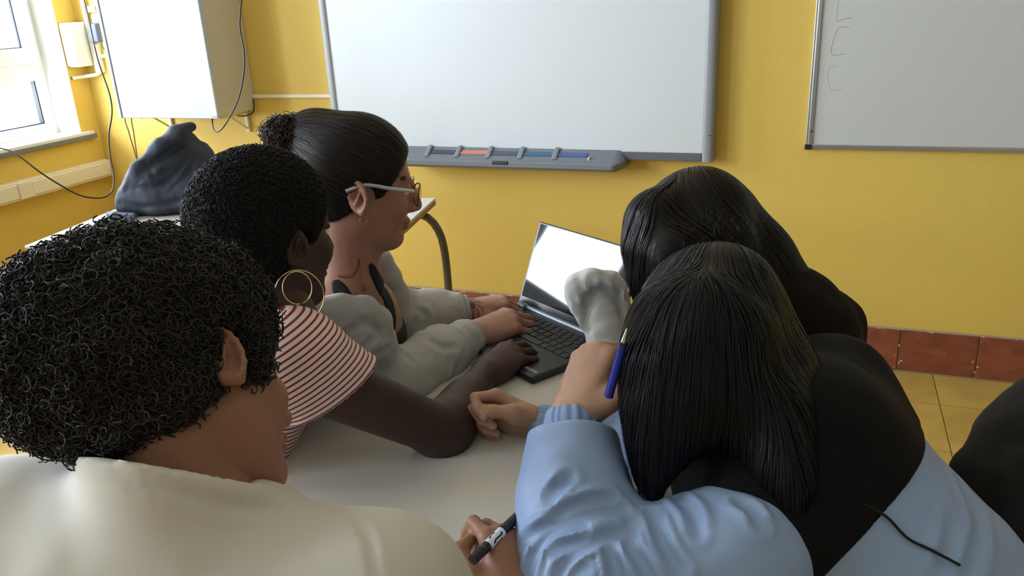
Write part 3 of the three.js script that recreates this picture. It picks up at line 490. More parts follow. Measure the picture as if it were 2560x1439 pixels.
// springs of curly hair rooted on a surface
function curls(name, geo, m, parent, surf, n, { s0 = 0.7, s1 = 1.4, sink = 0.2, keep, tone } = {}) {
  const p = surf.attributes.position, q = surf.attributes.normal, im = new THREE.InstancedMesh(geo, m, n), M = new THREE.Matrix4(), up = V(0, 1, 0), c = new THREE.Color(); let k = 0, guard = 0;
  while (k < n && guard++ < n * 30) {
    const i = flr(rnd() * p.count), P = V(p.getX(i), p.getY(i), p.getZ(i)), N = V(q.getX(i), q.getY(i), q.getZ(i)); if (keep && !keep(P, N)) continue;
    N.add(V(rr(-1, 1), rr(-1, 1), rr(-1, 1)).multiplyScalar(0.75)).normalize(); const s = rr(s0, s1);
    M.compose(P.addScaledVector(N, -sink * 0.01 * s), new THREE.Quaternion().setFromUnitVectors(up, N).multiply(new THREE.Quaternion().setFromAxisAngle(up, rr(0, 6.28))), V(s, s * rr(0.7, 1.3), s)); im.setMatrixAt(k, M);
    const t = rr(0.7, 1.35); im.setColorAt(k, c.setRGB(t, t * 0.96, t * 0.92)); k++;
  }
  im.count = k; im.name = name; im.userData.kind = 'stuff'; shade(im); parent.add(im); for (let o = parent; o && o !== scene; o = o.parent) im.position.sub(o.position); return im;
}
const hairMat = (r, g, b, rough = 0.45, spec = 0.5) => new THREE.MeshPhysicalMaterial({ color: new THREE.Color().setRGB(r, g, b), roughness: rough, specularIntensity: spec });
function hairCap(H, t, { front = [0.085, 0.075], burn = [-0.015, 0.015], nape = [-0.065, -0.08], ears = 0.03, k = 0.012 } = {}) {
  const { P, s, b } = H, cap = join(0.02 * s, egg(P(...CRANIUM[0]), CRANIUM[1].map(v => (v + t) * s), b), egg(P(0, -0.02, -0.04), [(0.058 + t * 0.6) * s, 0.055 * s, (0.05 + t * 0.5) * s], b));
  const pl = (p, q) => { const dy = q[0] - p[0], dz = q[1] - p[1], l = hypot(dy, dz), ny = dz / l, nz = -dy / l; const n = V(0, 0, 0).addScaledVector(H.u, ny).addScaledVector(H.f, nz); return side(P(0, p[0], p[1]), n); };
  let f = meet(k * s, cap, pl(front, burn), pl(burn, nape));
  if (ears) f = carve(0.01 * s, f, ...[-1, 1].map(g => egg(P(0.085 * g, -0.002, 0.0), [0.04 * s, (ears + 0.006) * s, ears * s], b)));
  return f;
}

// ---------------------------------------------------------------- laptop
{
  const hl = V(-0.631, 0.75, 1.525), w = V(0.845, 0, 0.535).normalize(), W = 0.322, D = 0.216;
  const t = thing('laptop', 'open black laptop with a glossy screen on the white table between the students', 'laptop', [hl.x, 0.75, hl.z]);
  t.rotation.y = -Math.atan2(w.z, w.x);                                   // own axes: x along the hinge, z towards the front edge
  const add = (n, g, m, parent, l) => { const o = shade(new THREE.Mesh(g, m)); o.name = n; (parent ?? t).add(o); if (l) o.userData.label = l; return o; };
  const shell = mat('#1d1f22', 0.42), dark = mat('#141517', 0.5), silver = mat('#7c8796', 0.32, { metalness: 0.6 });
  const base = add('base', new RoundedBoxGeometry(W, 0.0145, D, 3, 0.006).translate(W / 2, 0.0085, D / 2), shell);
  const kb = add('keyboard', rbox(0.018, W - 0.018, 0.0152, 0.0162, 0.022, 0.118, 0.0005), dark);
  const keyMat = mat('#232529', 0.45), unit = 0.0188, rows = [[15, 0.72, 0], [14, 1, 0.2], [13, 1, 0.5], [12, 1, 0.8], [9, 1, 0]];
  rows.forEach(([n, h, off], r) => { let x = 0.02; const kh = r ? 0.0165 : 0.0115, z = 0.0235 + (r ? 0.0135 + (r - 1) * 0.0205 : 0); const total = W - 0.04; let widths = Array(n).fill(1); if (r === 1) widths[n - 1] = 1.6; if (r === 2) { widths[0] = 1.4; } if (r === 3) { widths[0] = 1.7; widths[n - 1] = 2; } if (r === 4) { widths = [1, 1, 1, 1, 5.2, 1, 1, 1, 1]; } const sum = widths.reduce((a, b) => a + b), u = total / sum;
    widths.forEach(k => { const g = new RoundedBoxGeometry(u * k - 0.0025, 0.0022, kh, 1, 0.0008).translate(x + u * k / 2, 0.0171, z + kh / 2); x += u * k; add('key', g, keyMat, kb); }); });
  add('touchpad', rbox(0.108, 0.214, 0.0152, 0.0162, 0.13, 0.196, 0.0005), mat('#191a1d', 0.35));
  const badge = add('badge', rbox(0.276, 0.311, 0.0152, 0.0163, 0.192, 0.2, 0.0004), mat('#9a9c9e', 0.4, { metalness: 0.4 }), null, 'small silver badge');
  const c = document.createElement('canvas'); c.width = 512; c.height = 128; const x = c.getContext('2d'); x.fillStyle = '#8d8f92'; x.fillRect(0, 0, 512, 128); x.fillStyle = '#2b2c2f'; x.font = 'bold 96px sans-serif'; x.textAlign = 'center'; x.textBaseline = 'middle'; x.fillText('Lenovo', 256, 68);
  const ct = new THREE.CanvasTexture(c); ct.colorSpace = THREE.SRGBColorSpace;
  add('badge_print', new THREE.PlaneGeometry(0.034, 0.0075).rotateX(-PI / 2).translate(0.2935, 0.01645, 0.196), mat('#ffffff', 0.45, { map: ct }), badge);
  add('hinge_bar', new THREE.CylinderGeometry(0.0065, 0.0065, W - 0.07, 16).rotateZ(PI / 2).translate(W / 2, 0.017, 0.002), silver);
  for (const a of [0.008, W - 0.04]) add('hinge', rbox(a, a + 0.03, 0.006, 0.025, -0.006, 0.016, 0.004), silver);
  const lid = new THREE.Group(); lid.name = 'lid'; t.add(lid); lid.position.set(0, 0.018, 0); lid.rotation.x = -(PI / 2 - 0.0) * 0 - (112 - 90) * PI / 180;
  add('lid_shell', new RoundedBoxGeometry(W, 0.193, 0.007, 2, 0.003).translate(W / 2, 0.0985, -0.003), mat('#3a3d42', 0.35, { metalness: 0.4 }), lid);
  add('bezel', new RoundedBoxGeometry(W - 0.004, 0.189, 0.002, 1, 0.0008).translate(W / 2, 0.0985, 0.0008), mat('#0c0d10', 0.18), lid);
  // a glossy dark panel that mirrors the window side of the room
  add('screen', new THREE.PlaneGeometry(W - 0.014, 0.17).translate(W / 2, 0.105, 0.0021), mat('#0a0e1a', 0.035, { ior: 1.55 }), lid);
}

// ---------------------------------------------------------------- student in the beige jacket (near left)
const fine = 0.0032, cloth = 0.0075, seats = [];
{
  const H = frame(at(470, 994, 0.86), turned(0.591, 0.136, 0.796), turned(-0.355, -0.842, 0.407), 1.04);
  const J = skeleton({ f: V(0.1, 0, -1).normalize(), neck: at(470, 1285, 0.83), ls: at(10, 1350, 0.86), rs: at(965, 1500, 0.80), le: V(-0.9, 0.68, 2.62), lw: V(-0.72, 0.775, 2.44), re: at(1180, 1790, 0.88), rw: at(1296, 1500, 0.985), hip: V(-0.58, 0.53, 2.86) });
  const o = person('person in a beige jacket with dark curly hair, back turned, holding a black marker', J);
  const body = bodyShape(J, H, { neckR: 0.056 }), skin = [0.31, 0.15, 0.088];
  const head = join(0.02, headShape(H), capsule(H.P(0, -0.045, -0.022), J.neck, 0.056, 0.06));
  const hand = handShape(J.rw, turned(-0.16, -0.62, 0.62), turned(0.35, -0.72, -0.5), -1, { arm: J.re, curl: [[0.55, 1.05, 0.5], [0.8, 1.2, 0.6], [0.95, 1.3, 0.6], [1.0, 1.3, 0.6]], th: [[0.022, -0.012, 0.016], [0.052, -0.02, 0.045], [0.058, -0.028, 0.082], [0.036, -0.034, 0.104]], s: 0.95 });
  const lhand = handShape(J.lw, V(0.5, -0.1, -0.8), V(0, 1, 0), 1, { arm: J.le, s: 0.95 });
  const col = skinColour(skin, { H, nails: [...hand.nails, ...lhand.nails] });
  part('body', joinGeo([solid(body, ...hull([J.neck, J.ls, J.rs, J.le, J.re, J.lw, J.rw, J.hip, J.lk, J.rk, J.la, J.ra], 0.11), 0.012), solid(head, headBox(H)[0].clone().min(J.neck), headBox(H)[1], fine), solid(hand.f, ...hand.box, 0.0026), solid(lhand.f, ...lhand.box, 0.0034)].map(g => colour(g, col))), skinMat(0.52), o);
  eyes(H, o);
  // jacket
  const bag = [capsule(J.ls, J.rs, 0.07, 0.068), capsule(J.neck.clone().lerp(J.mid, 0.45), J.mid, 0.07, 0.1), capsule(J.mid.clone().lerp(J.ls, 0.45).add(V(0, -0.03, 0)), J.hip.clone().addScaledVector(J.right, -0.05), 0.11, 0.13), capsule(J.mid.clone().lerp(J.rs, 0.45).add(V(0, -0.055, 0.02)), J.hip.clone().addScaledVector(J.right, 0.05), 0.11, 0.13), capsule(J.ls, J.le, 0.074, 0.06), capsule(J.rs, J.re, 0.072, 0.06), capsule(J.le, J.lw, 0.058, 0.045), capsule(J.re, J.rw.clone().lerp(J.re, 0.28), 0.058, 0.046)];
  const ax = H.P(0, -0.045, -0.022).sub(J.neck).normalize(), A = at(235, 1150, 0.8), Bq = at(715, 1226, 0.82), Cq = at(520, 1215, 0.96), pn = Bq.clone().sub(A).cross(Cq.clone().sub(A)).normalize(); if (pn.y < 0) pn.negate();
  const band = (x, y, z) => { const v = V(x - J.neck.x, y - J.neck.y, z - J.neck.z), h = v.dot(ax), rad = v.addScaledVector(ax, -h).length(); return max(abs(rad - (0.094 - 0.12 * h)) - 0.007, -0.07 - h, h - 0.12); };
  const collarF = meet(0.004, band, side(A, pn));
  const coat = carve(0.012, join(0.02, ripple(join(0.07, ...bag), 0.004, 9), collarF), capsule(H.P(0, -0.05, -0.02), J.neck.clone().addScaledVector(ax, -0.012), 0.064, 0.06), capsule(J.rw, J.rw.clone().lerp(J.re, 0.4), 0.036));
  const canvas = mat('#cdc8bc', 0.88, { sheen: 0.4, sheenRoughness: 0.6, sheenColor: new THREE.Color(0.6, 0.55, 0.45) });
  part('jacket', solid(crease(coat, [[[235, 1172], [330, 1196], [400, 1212], [480, 1236], [560, 1255], [640, 1264], [730, 1268]], [[250, 1182], [400, 1224], [560, 1266], [720, 1278]], [[880, 1275], [920, 1340], [940, 1445]]], 0.008, 0.004, 0.25), ...hull([J.ls, J.rs, J.le, J.re, J.lw, J.rw, J.hip, J.neck], 0.16), 0.0058), canvas, o);
  makeTrousers(J, o, '#3a4150');
  // hair
  const hb = join(0.05, hairCap(H, 0.018, { front: [0.085, 0.085], burn: [-0.02, 0.03], nape: [-0.06, -0.08], ears: 0, k: 0.02 }), egg(at(315, 812, 0.87), [0.104, 0.096, 0.108]), egg(at(180, 885, 0.84), [0.076, 0.082, 0.088]), egg(at(475, 800, 0.9), [0.055, 0.055, 0.07]));
  const cut = carve(0.012, ripple(hb, 0.012, 26), egg(H.P(-0.096, -0.008, 0.004), [0.034, 0.046, 0.036], H.b), egg(H.P(0.096, -0.008, 0.004), [0.034, 0.046, 0.036], H.b), egg(H.P(-0.07, -0.06, 0.02), [0.03, 0.05, 0.05], H.b));
  const mass = solid(cut, ...hull([H.c, at(40, 880, 0.86), at(300, 600, 0.86), at(200, 1100, 0.86), H.P(0, 0.16, 0.12)], 0.12), 0.006);
  const m = hairMat(0.022, 0.019, 0.017, 0.6, 0.45), hm = part('hair', mass, m, o);
  curls('hair_curls', curlGeo(0.0052, 1.7, 0.013, 0.00062, 15), hairMat(0.03, 0.027, 0.026, 0.5, 0.5), hm, mass, 30000, { s0: 0.45, s1: 1.35, sink: 0.35 });
}

// ---------------------------------------------------------------- student in the striped shirt
function stripeUV(g, fn) { const p = g.attributes.position, uv = new Float32Array(p.count * 2); for (let i = 0; i < p.count; i++) { const [u, v] = fn(p.getX(i), p.getY(i), p.getZ(i)); uv[2 * i] = u; uv[2 * i + 1] = v; } g.setAttribute('uv', new THREE.BufferAttribute(uv, 2)); return g; }
{
  const H = frame(at(673, 609, 1.2), turned(0.62, -0.2, 0.76), turned(-0.08, -0.95, -0.26), 0.95);
  const J = skeleton({ f: V(0.75, 0, -0.66).normalize(), neck: at(690, 812, 1.2), rs: at(715, 915, 1.15), ls: V(-0.97, 0.92, 2.1), re: at(1108, 1080, 1.335), rw: at(1212, 932, 1.535), le: V(-1.0, 0.72, 2.04), lw: V(-0.82, 0.62, 1.93), hip: V(-1.02, 0.53, 2.32) });
  const o = person('person in a red and white striped T-shirt with hoop earrings, reaching to the laptop', J);
  const body = bodyShape(J, H, { neckR: 0.05 }), skin = [0.055, 0.028, 0.02];
  const head = join(0.02, headShape(H, { jaw: 1.1 }), capsule(H.P(0, -0.045, -0.022), J.neck, 0.05, 0.054));
  const hand = handShape(J.rw, turned(0.62, -0.42, 0.66), V(0.05, 1, 0.12), -1, { arm: J.re, curl: [[0.35, 0.35, 0.25], [0.4, 0.4, 0.3], [0.42, 0.42, 0.3], [0.4, 0.4, 0.3]], spread: 0.18, s: 0.98 });
  const lhand = handShape(J.lw, J.f, V(0, 1, 0), 1, { arm: J.le, s: 0.95 });
  const col = skinColour(skin, { H, nails: [...hand.nails, ...lhand.nails] }), arm = join(0.03, capsule(J.rs, J.re, 0.05, 0.04), capsule(J.re, J.rw, 0.041, 0.026), capsule(J.re.clone().lerp(J.rw, 0.15), J.re.clone().lerp(J.rw, 0.5), 0.04, 0.034));
  part('body', joinGeo([solid(body, ...hull([J.neck, J.ls, J.rs, J.le, J.re, J.lw, J.rw, J.hip, J.lk, J.rk, J.la, J.ra], 0.11), 0.012), solid(head, headBox(H)[0].clone().min(J.neck.clone().subScalar(0.02)), headBox(H)[1], fine), solid(arm, ...hull([J.rs, J.re, J.rw], 0.06), 0.006), solid(hand.f, ...hand.box, 0.0026), solid(lhand.f, ...lhand.box, 0.004)].map(g => colour(g, col))), skinMat(0.55, 0), o);
  eyes(H, o);
  // shirt: trunk and a loose short sleeve; the stripes are woven in, one every 8 mm
  const d = new Uint8Array(64 * 4 * 4); for (let y = 0; y < 64; y++) for (let x = 0; x < 4; x++) { const r = y < 22; d.set(r ? [141, 33, 38, 255] : [226, 216, 206, 255], (y * 4 + x) * 4); }
  const st = new THREE.DataTexture(d, 4, 64); st.wrapS = st.wrapT = THREE.RepeatWrapping; st.magFilter = st.minFilter = THREE.LinearFilter; st.colorSpace = THREE.SRGBColorSpace; st.needsUpdate = true;
  const jersey = mat('#ffffff', 0.85, { map: st });
  const hem = at(818, 985, 1.2), hn = turned(0.48, 0.82, 0.3), sl = meet(0.004, folds(join(0.04, capsule(J.rs.clone().lerp(J.mid, 0.25), at(735, 900, 1.15), 0.06, 0.064), capsule(at(730, 895, 1.15), at(840, 1000, 1.22), 0.066, 0.07), capsule(J.rs, J.rs.clone().lerp(J.re, 0.5), 0.06, 0.062)), J.rs, hem, 0.003, 2), side(hem, hn));
  const sleeveF = carve(0.003, sl, meet(0.003, capsule(J.rs, J.re, 0.054, 0.052), side(J.rs.clone().lerp(J.re, 0.1), hn.clone().negate())));
  part('sleeve', stripeUV(solid(sleeveF, ...hull([J.rs, hem, J.mid.clone().lerp(J.rs, 0.5), at(860, 1000, 1.2)], 0.09), 0.0042), (x, y, z) => [0.5, ((x - hem.x) * hn.x + (y - hem.y) * hn.y + (z - hem.z) * hn.z) / 0.0081 + 0.62]), jersey, o);
  const tr = carve(0.01, ripple(join(0.06, capsule(J.ls, J.rs, 0.054, 0.058), capsule(J.mid.clone().add(V(-0.02, -0.09, 0)), J.hip, 0.105, 0.125), capsule(J.neck.clone().lerp(J.mid, 0.55), J.mid, 0.05, 0.07), capsule(J.ls, J.ls.clone().lerp(J.le, 0.5), 0.056, 0.062)), 0.004, 12), capsule(H.P(0, -0.05, -0.02), J.neck.clone().lerp(J.mid, 0.05), 0.054, 0.055));
  const trunkUp = J.mid.clone().sub(J.hip).normalize();
  part('shirt', stripeUV(solid(tr, ...hull([J.ls, J.rs, J.hip, J.neck, J.ls.clone().lerp(J.le, 0.5)], 0.15), 0.0075), (x, y, z) => [0.5, ((x - J.hip.x) * trunkUp.x + (y - J.hip.y) * trunkUp.y + (z - J.hip.z) * trunkUp.z + 0.012 * noise(x * 7, y * 7, z * 7)) / 0.0085]), jersey, o);
  makeTrousers(J, o, '#2f3440');
  // close-cropped hair
  const hf = ripple(hairCap(H, 0.017, { front: [0.07, 0.078], burn: [-0.002, 0.03], nape: [-0.08, -0.075], ears: 0.024 }), 0.0016, 90);
  const mass = solid(hf, ...hull([H.P(0, 0, 0), H.P(0, 0.1, 0.08), H.P(0, 0.1, -0.1)], 0.13), 0.0045), hm = part('hair', mass, hairMat(0.012, 0.0115, 0.012, 0.75, 0.3), o);
  curls('hair_curls', curlGeo(0.0022, 1.3, 0.0035, 0.0005, 7, 3), hairMat(0.022, 0.021, 0.021, 0.55, 0.5), hm, mass, 26000, { s0: 0.6, s1: 1.3, sink: 0.12 });
  // two thin hoops in the right ear
  const gold = mat('#d8b98a', 0.22, { metalness: 0.9 }), lobe = H.P(-0.079, -0.03, -0.004);
  const hoop = (pix, r, wire, tilt, arc, lab) => { const c = pix, n = turned(...tilt), g = new THREE.TorusGeometry(r, wire, 8, 80, arc).rotateZ(PI / 2 - arc / 2 + 0.35); g.applyQuaternion(new THREE.Quaternion().setFromUnitVectors(V(0, 0, 1), n)); g.translate(c.x, c.y, c.z); part('hoop_earring', g, gold, o, lab); };
  hoop(at(743, 719, 1.105), 0.0222, 0.00075, [-0.25, 0.05, -0.95], 6.1, 'smaller gold hoop'); hoop(at(748, 738, 1.1), 0.0345, 0.0007, [-0.1, 0.15, -0.98], 5.4, 'larger thin gold hoop');
}

// ---------------------------------------------------------------- student with glasses and grey hoodie
{
  const H = frame(at(900, 475, 1.42), turned(0.952, 0.028, 0.304), turned(0.119, -0.951, -0.285), 0.92);
  const J = skeleton({ f: V(0.85, 0, -0.5).normalize(), neck: at(872, 715, 1.47), rs: at(800, 850, 1.5), ls: at(945, 740, 1.74), re: at(985, 962, 1.535), rw: at(1182, 838, 1.7), le: at(1015, 805, 1.8), lw: at(1166, 775, 1.83), hip: V(-1.08, 0.53, 1.98), knee: 0.36 });
  const o = person('person with glasses, tied back dark hair and an open grey hoodie, typing on the laptop', J);
  const body = join(0.03, bodyShape(J, H, { neckR: 0.043 }), egg(J.mid.clone().addScaledVector(J.f, 0.012).add(V(0, -0.06, 0)), [0.085, 0.08, 0.1])), skin = [0.37, 0.185, 0.125];
  const chest = join(0.03, headShape(H, { jaw: 0.95 }), capsule(H.P(0, -0.045, -0.022), J.neck, 0.044, 0.048), body);
  const hand = handShape(J.rw, turned(0.8, -0.32, 0.42), V(0.12, 1, 0.1), -1, { arm: J.re, curl: [[0.55, 0.35, 0.2], [0.55, 0.35, 0.2], [0.55, 0.38, 0.2], [0.55, 0.4, 0.2]], spread: 0.07, s: 1.1, th: [[0.022, -0.012, 0.018], [0.044, -0.026, 0.05], [0.05, -0.044, 0.076], [0.044, -0.056, 0.096]] });
  const lhand = handShape(J.lw, turned(0.85, -0.22, 0.3), V(-0.1, 1, 0.2), 1, { arm: J.le, curl: [[0.6, 0.45, 0.25], [0.62, 0.5, 0.25], [0.62, 0.5, 0.25], [0.6, 0.5, 0.25]], spread: 0.08, s: 0.95 });
  // tattoo on the left wrist: rings of small leaves round a dark centre
  const tc = J.lw.clone().addScaledVector(lhand.W.clone().sub(J.le).normalize(), 0.01), tn = V(0.25, 0.6, 0.75).normalize(), tx = J.lw.clone().sub(J.le).normalize(), ty = tn.clone().cross(tx).normalize();
  const spots = (c, x, y, z) => { const q = V(x - tc.x, y - tc.y, z - tc.z), u = q.dot(tx) / 0.021, v = q.dot(ty) / 0.024, r = hypot(u, v), a = Math.atan2(v, u); if (q.length() > 0.04 || r > 1.25) return c; const ring = r < 0.36 ? 0.85 : (sin(a * 9 + flr(r * 4.5) * 1.2) > 0.15 && (r * 4.5 % 1) > 0.3) ? 0.8 : 0; return ring ? mix(c, [0.03, 0.02, 0.03], ring) : c; };
  const col = skinColour(skin, { H, nails: [...hand.nails, ...lhand.nails], spots });
  const hb = headBox(H);
  part('body', joinGeo([solid(body, ...hull([J.neck, J.ls, J.rs, J.le, J.re, J.lw, J.rw, J.hip, J.lk, J.rk, J.la, J.ra], 0.13), 0.012), solid(chest, hb[0].clone().min(J.rs.clone().subScalar(0.06)).min(J.ls.clone().subScalar(0.06)), hb[1].clone().max(J.ls.clone().addScalar(0.06)).max(J.rs.clone().addScalar(0.06)), 0.0036), solid(hand.f, ...hand.box, 0.0026), solid(lhand.f, ...lhand.box, 0.0022)].map(g => colour(g, col))), skinMat(0.48), o);
  eyes(H, o);
  // black top with two straps
  const blk = mat('#141416', 0.8), bust = grow(body, 0.005), cutN = turned(0.05, -0.9, -0.3), top = meet(0.008, bust, side(at(930, 850, 1.6), V(0, 1, 0)));
  const onChest = pts => pts.map(([a, b]) => { const q = meetSurface(grow(chest, 0.002), a, b, 1.2, 2.4); return q; }).filter(Boolean);
  part('tank_top', solid(meet(0.01, bust, side(V(0, 0.83, 0), V(0, 1, 0)), join(0.02, capsule(J.mid, J.hip, 0.2, 0.2))), ...hull([J.mid, J.hip], 0.2), 0.008), blk, o);
  const strap = (pts, r, l) => { const q = onChest(new THREE.CatmullRomCurve3(pts.map(([a, b]) => V(a, b, 0))).getSpacedPoints(22).map(p => [p.x, p.y])); if (q.length > 1) { const f = chain(q.map((p, i) => [p, r * (0.3 + 0.7 * min(1, i / 7))]), 0.01), g = meet(0.003, f, grow(chest, 0.0034)); part('strap', solid(g, ...hull(q, r + 0.02), 0.003), blk, o); } };
  strap([[928, 662], [938, 682], [952, 708], [968, 740], [980, 780], [978, 820], [965, 850]], 0.0125); strap([[836, 705], [850, 728], [862, 750], [880, 780]], 0.009);
  // hoodie slipped off the near shoulder
  const jersey = mat('#b3b1ac', 0.92, { bumpMap: weave, bumpScale: 0.0003 });
  const cuffR = J.rw.clone().lerp(J.re, 0.1), cuffL = J.lw.clone().lerp(J.le, 0.12), armDir = J.rw.clone().sub(J.re).normalize(), armDirL = J.lw.clone().sub(J.le).normalize();
  const sleeveR = folds(folds(join(0.03, capsule(J.rs.clone().add(V(-0.01, -0.03, 0)), J.re, 0.07, 0.062), capsule(J.re, J.re.clone().lerp(J.rw, 0.55), 0.062, 0.056), capsule(J.re.clone().lerp(J.rw, 0.5), cuffR.clone().addScaledVector(armDir, 0.02), 0.054, 0.041)), J.re, cuffR, 0.006, 3.2), J.rs, J.re, 0.006, 3);
  const sleeveL = folds(join(0.03, capsule(J.ls, J.le, 0.062, 0.058), capsule(J.le, cuffL.clone().lerp(J.le, 0.4), 0.05, 0.05), capsule(J.le.clone().lerp(cuffL, 0.45).add(V(0, 0.022, 0)), cuffL.clone().lerp(J.le, 0.25).add(V(0, 0.006, 0)), 0.04, 0.034), capsule(cuffL.clone().lerp(J.le, 0.4), cuffL.clone().addScaledVector(armDirL, 0.02), 0.042, 0.038)), J.le, cuffL, 0.004, 3);
  const back = join(0.05, capsule(J.mid.clone().addScaledVector(J.f, -0.05), J.hip, 0.115, 0.14), capsule(J.ls.clone().addScaledVector(J.f, -0.03), J.rs.clone().addScaledVector(J.f, -0.05).add(V(0, -0.04, 0)), 0.06, 0.07));
  const fold = chain([[at(735, 820, 1.33), 0.03], [at(800, 795, 1.34), 0.03], [at(855, 778, 1.36), 0.026], [at(912, 776, 1.39), 0.022], [at(945, 800, 1.44), 0.02], [at(957, 845, 1.5), 0.02], [at(950, 885, 1.53), 0.024]], 0.02);
  const under = chain([[at(790, 850, 1.38), 0.06], [at(870, 840, 1.41), 0.055], [at(912, 855, 1.45), 0.045], [at(925, 900, 1.49), 0.045]], 0.02);
  const far = chain([[at(915, 628, 1.6), 0.016], [at(950, 650, 1.64), 0.02], [at(972, 690, 1.67), 0.022], [at(985, 735, 1.7), 0.026], [at(990, 790, 1.72), 0.03]], 0.02);
  let hood = join(0.022, sleeveR, sleeveL, back, fold, under, far);
  hood = carve(0.004, meet(0.003, meet(0.003, hood, (x, y, z) => { const q = side(cuffR.clone().addScaledVector(armDir, 0.012), armDir)(x, y, z); return V(x, y, z).distanceTo(cuffR) < 0.09 ? q : -1; }), (x, y, z) => V(x, y, z).distanceTo(cuffL) < 0.09 ? side(cuffL.clone().addScaledVector(armDirL, 0.012), armDirL)(x, y, z) : -1), capsule(cuffR, J.rw.clone().addScaledVector(armDir, 0.05), 0.034), capsule(cuffL, J.lw.clone().addScaledVector(armDirL, 0.05), 0.031));
  const open = carve(0.01, hood, join(0.03, chain([[at(900, 690, 1.5), 0.03], [at(925, 740, 1.52), 0.035], [at(950, 800, 1.56), 0.03]], 0.02)));
  const creased = crease(ripple(open, 0.0025, 24), [[[870, 905], [910, 868], [945, 838], [968, 815]], [[880, 925], [930, 892], [975, 868]], [[985, 880], [985, 930], [978, 985]], [[1010, 880], [1030, 905], [1035, 905]], [[900, 800], [935, 815], [960, 845]], [[1080, 850], [1110, 870], [1140, 865]], [[1120, 960], [1140, 930], [1148, 905]], [[830, 850], [880, 822], [930, 800]], [[1040, 770], [1065, 790], [1060, 820]]], 0.009, 0.006);
  part('hoodie', solid(creased, ...hull([J.rs, J.ls, J.re, J.le, J.rw, J.lw, J.hip, at(920, 600, 1.5)], 0.14), 0.0052), jersey, o);
  for (const [c, d, r] of [[cuffR, armDir, 0.04], [cuffL, armDirL, 0.037]]) { const g = new THREE.CylinderGeometry(r - 0.002, r, 0.03, 40, 3, true), pp = g.attributes.position; for (let i = 0; i < pp.count; i++) { const a = Math.atan2(pp.getZ(i), pp.getX(i)), q = 1 + 0.014 * sin(a * 26); pp.setX(i, pp.getX(i) * q); pp.setZ(i, pp.getZ(i) * q); } const inner = g.clone().scale(0.93, 1, 0.93); g.applyQuaternion(new THREE.Quaternion().setFromUnitVectors(V(0, 1, 0), d)).translate(...c.clone().addScaledVector(d, 0.006).toArray()); g.computeVertexNormals(); part('cuff', g, mat('#a9a7a1', 0.95, { side: THREE.DoubleSide }), o); }
  makeTrousers(J, o, '#384052');
  // hair combed back into a small curly bun
  const bun = at(712, 335, 1.4), cap = hairCap(H, 0.012, { front: [0.075, 0.082], burn: [-0.004, 0.034], nape: [-0.075, -0.08], ears: 0.022 }), hf = join(0.03, cap, egg(at(790, 345, 1.41), [0.055, 0.05, 0.055]));
  const mass = solid(hf, ...hull([H.P(0, 0, 0), H.P(0, 0.1, 0.08), H.P(0, 0.1, -0.1), bun], 0.12), 0.0045), dark = hairMat(0.012, 0.0095, 0.0085, 0.5, 0.35);
  const hm = part('hair', mass, dark, o), cp = mass.attributes.position;
  const lay = strands(hf, i => { const k = flr(rnd() * cp.count); return V(cp.getX(k), cp.getY(k), cp.getZ(k)); }, p => bun.clone().sub(p).normalize(), { n: 2600, len: 0.09, width: 0.0013, lift: 0.0012, jitter: 0.12, stepLen: 0.009 });
  part('hair_strands', lay, hairMat(0.018, 0.014, 0.012, 0.45, 0.4), hm).userData.kind = 'stuff';
  const bm = solid(ripple(join(0.02, egg(bun, [0.032, 0.026, 0.032]), egg(at(752, 350, 1.4), [0.035, 0.03, 0.035])), 0.006, 40), ...hull([bun, at(752, 350, 1.4)], 0.06), 0.005), bp = part('hair_bun', bm, dark, o);
  curls('bun_curls', curlGeo(0.0058, 1.5, 0.01, 0.0006, 12, 3), hairMat(0.045, 0.028, 0.02, 0.5, 0.5), bp, bm, 1500, { s0: 0.5, s1: 1.4 });
  // earring, necklace, glasses
  const gold = mat('#b98a4e', 0.3, { metalness: 0.85 });
  { const c = H.P(-0.082, -0.04, 0.0), g = new THREE.TorusGeometry(0.006, 0.0008, 8, 30).rotateY(0.6).translate(c.x, c.y, c.z); part('earring', g, gold, o, 'small gold earring'); }
  { const q = onChest([[846, 690], [862, 694], [880, 690], [894, 672], [899, 648]]); if (q.length > 2) part('necklace', merge(new THREE.CatmullRomCurve3(q).getPoints(46).map(p => new THREE.IcosahedronGeometry(0.0015, 0).translate(p.x, p.y, p.z))), mat('#6d4a2a', 0.4, { metalness: 0.5 }), o);
    const r = onChest([[868, 640], [875, 672], [890, 697], [908, 715], [904, 690], [900, 650]]); if (r.length > 2) part('pendant_chain', tube(r, 0.0007, 50, 5), gold, o); const s = onChest([[909, 720]])[0]; if (s) part('pendant', rbox(-0.0035, 0.0035, -0.005, 0.005, -0.0015, 0.0015, 0.001).translate(s.x, s.y, s.z), mat('#7a4a24', 0.3, { metalness: 0.4 }), o); }
  const gl = new THREE.Group(); gl.name = 'glasses'; o.add(gl); gl.userData.label = 'thin grey framed glasses';
  const steel = mat('#c3c7c8', 0.35, { metalness: 0.3 }), lens = new THREE.MeshPhysicalMaterial({ color: 0xfff4dc, roughness: 0.02, transmission: 1, thickness: 0, ior: 1.5 });
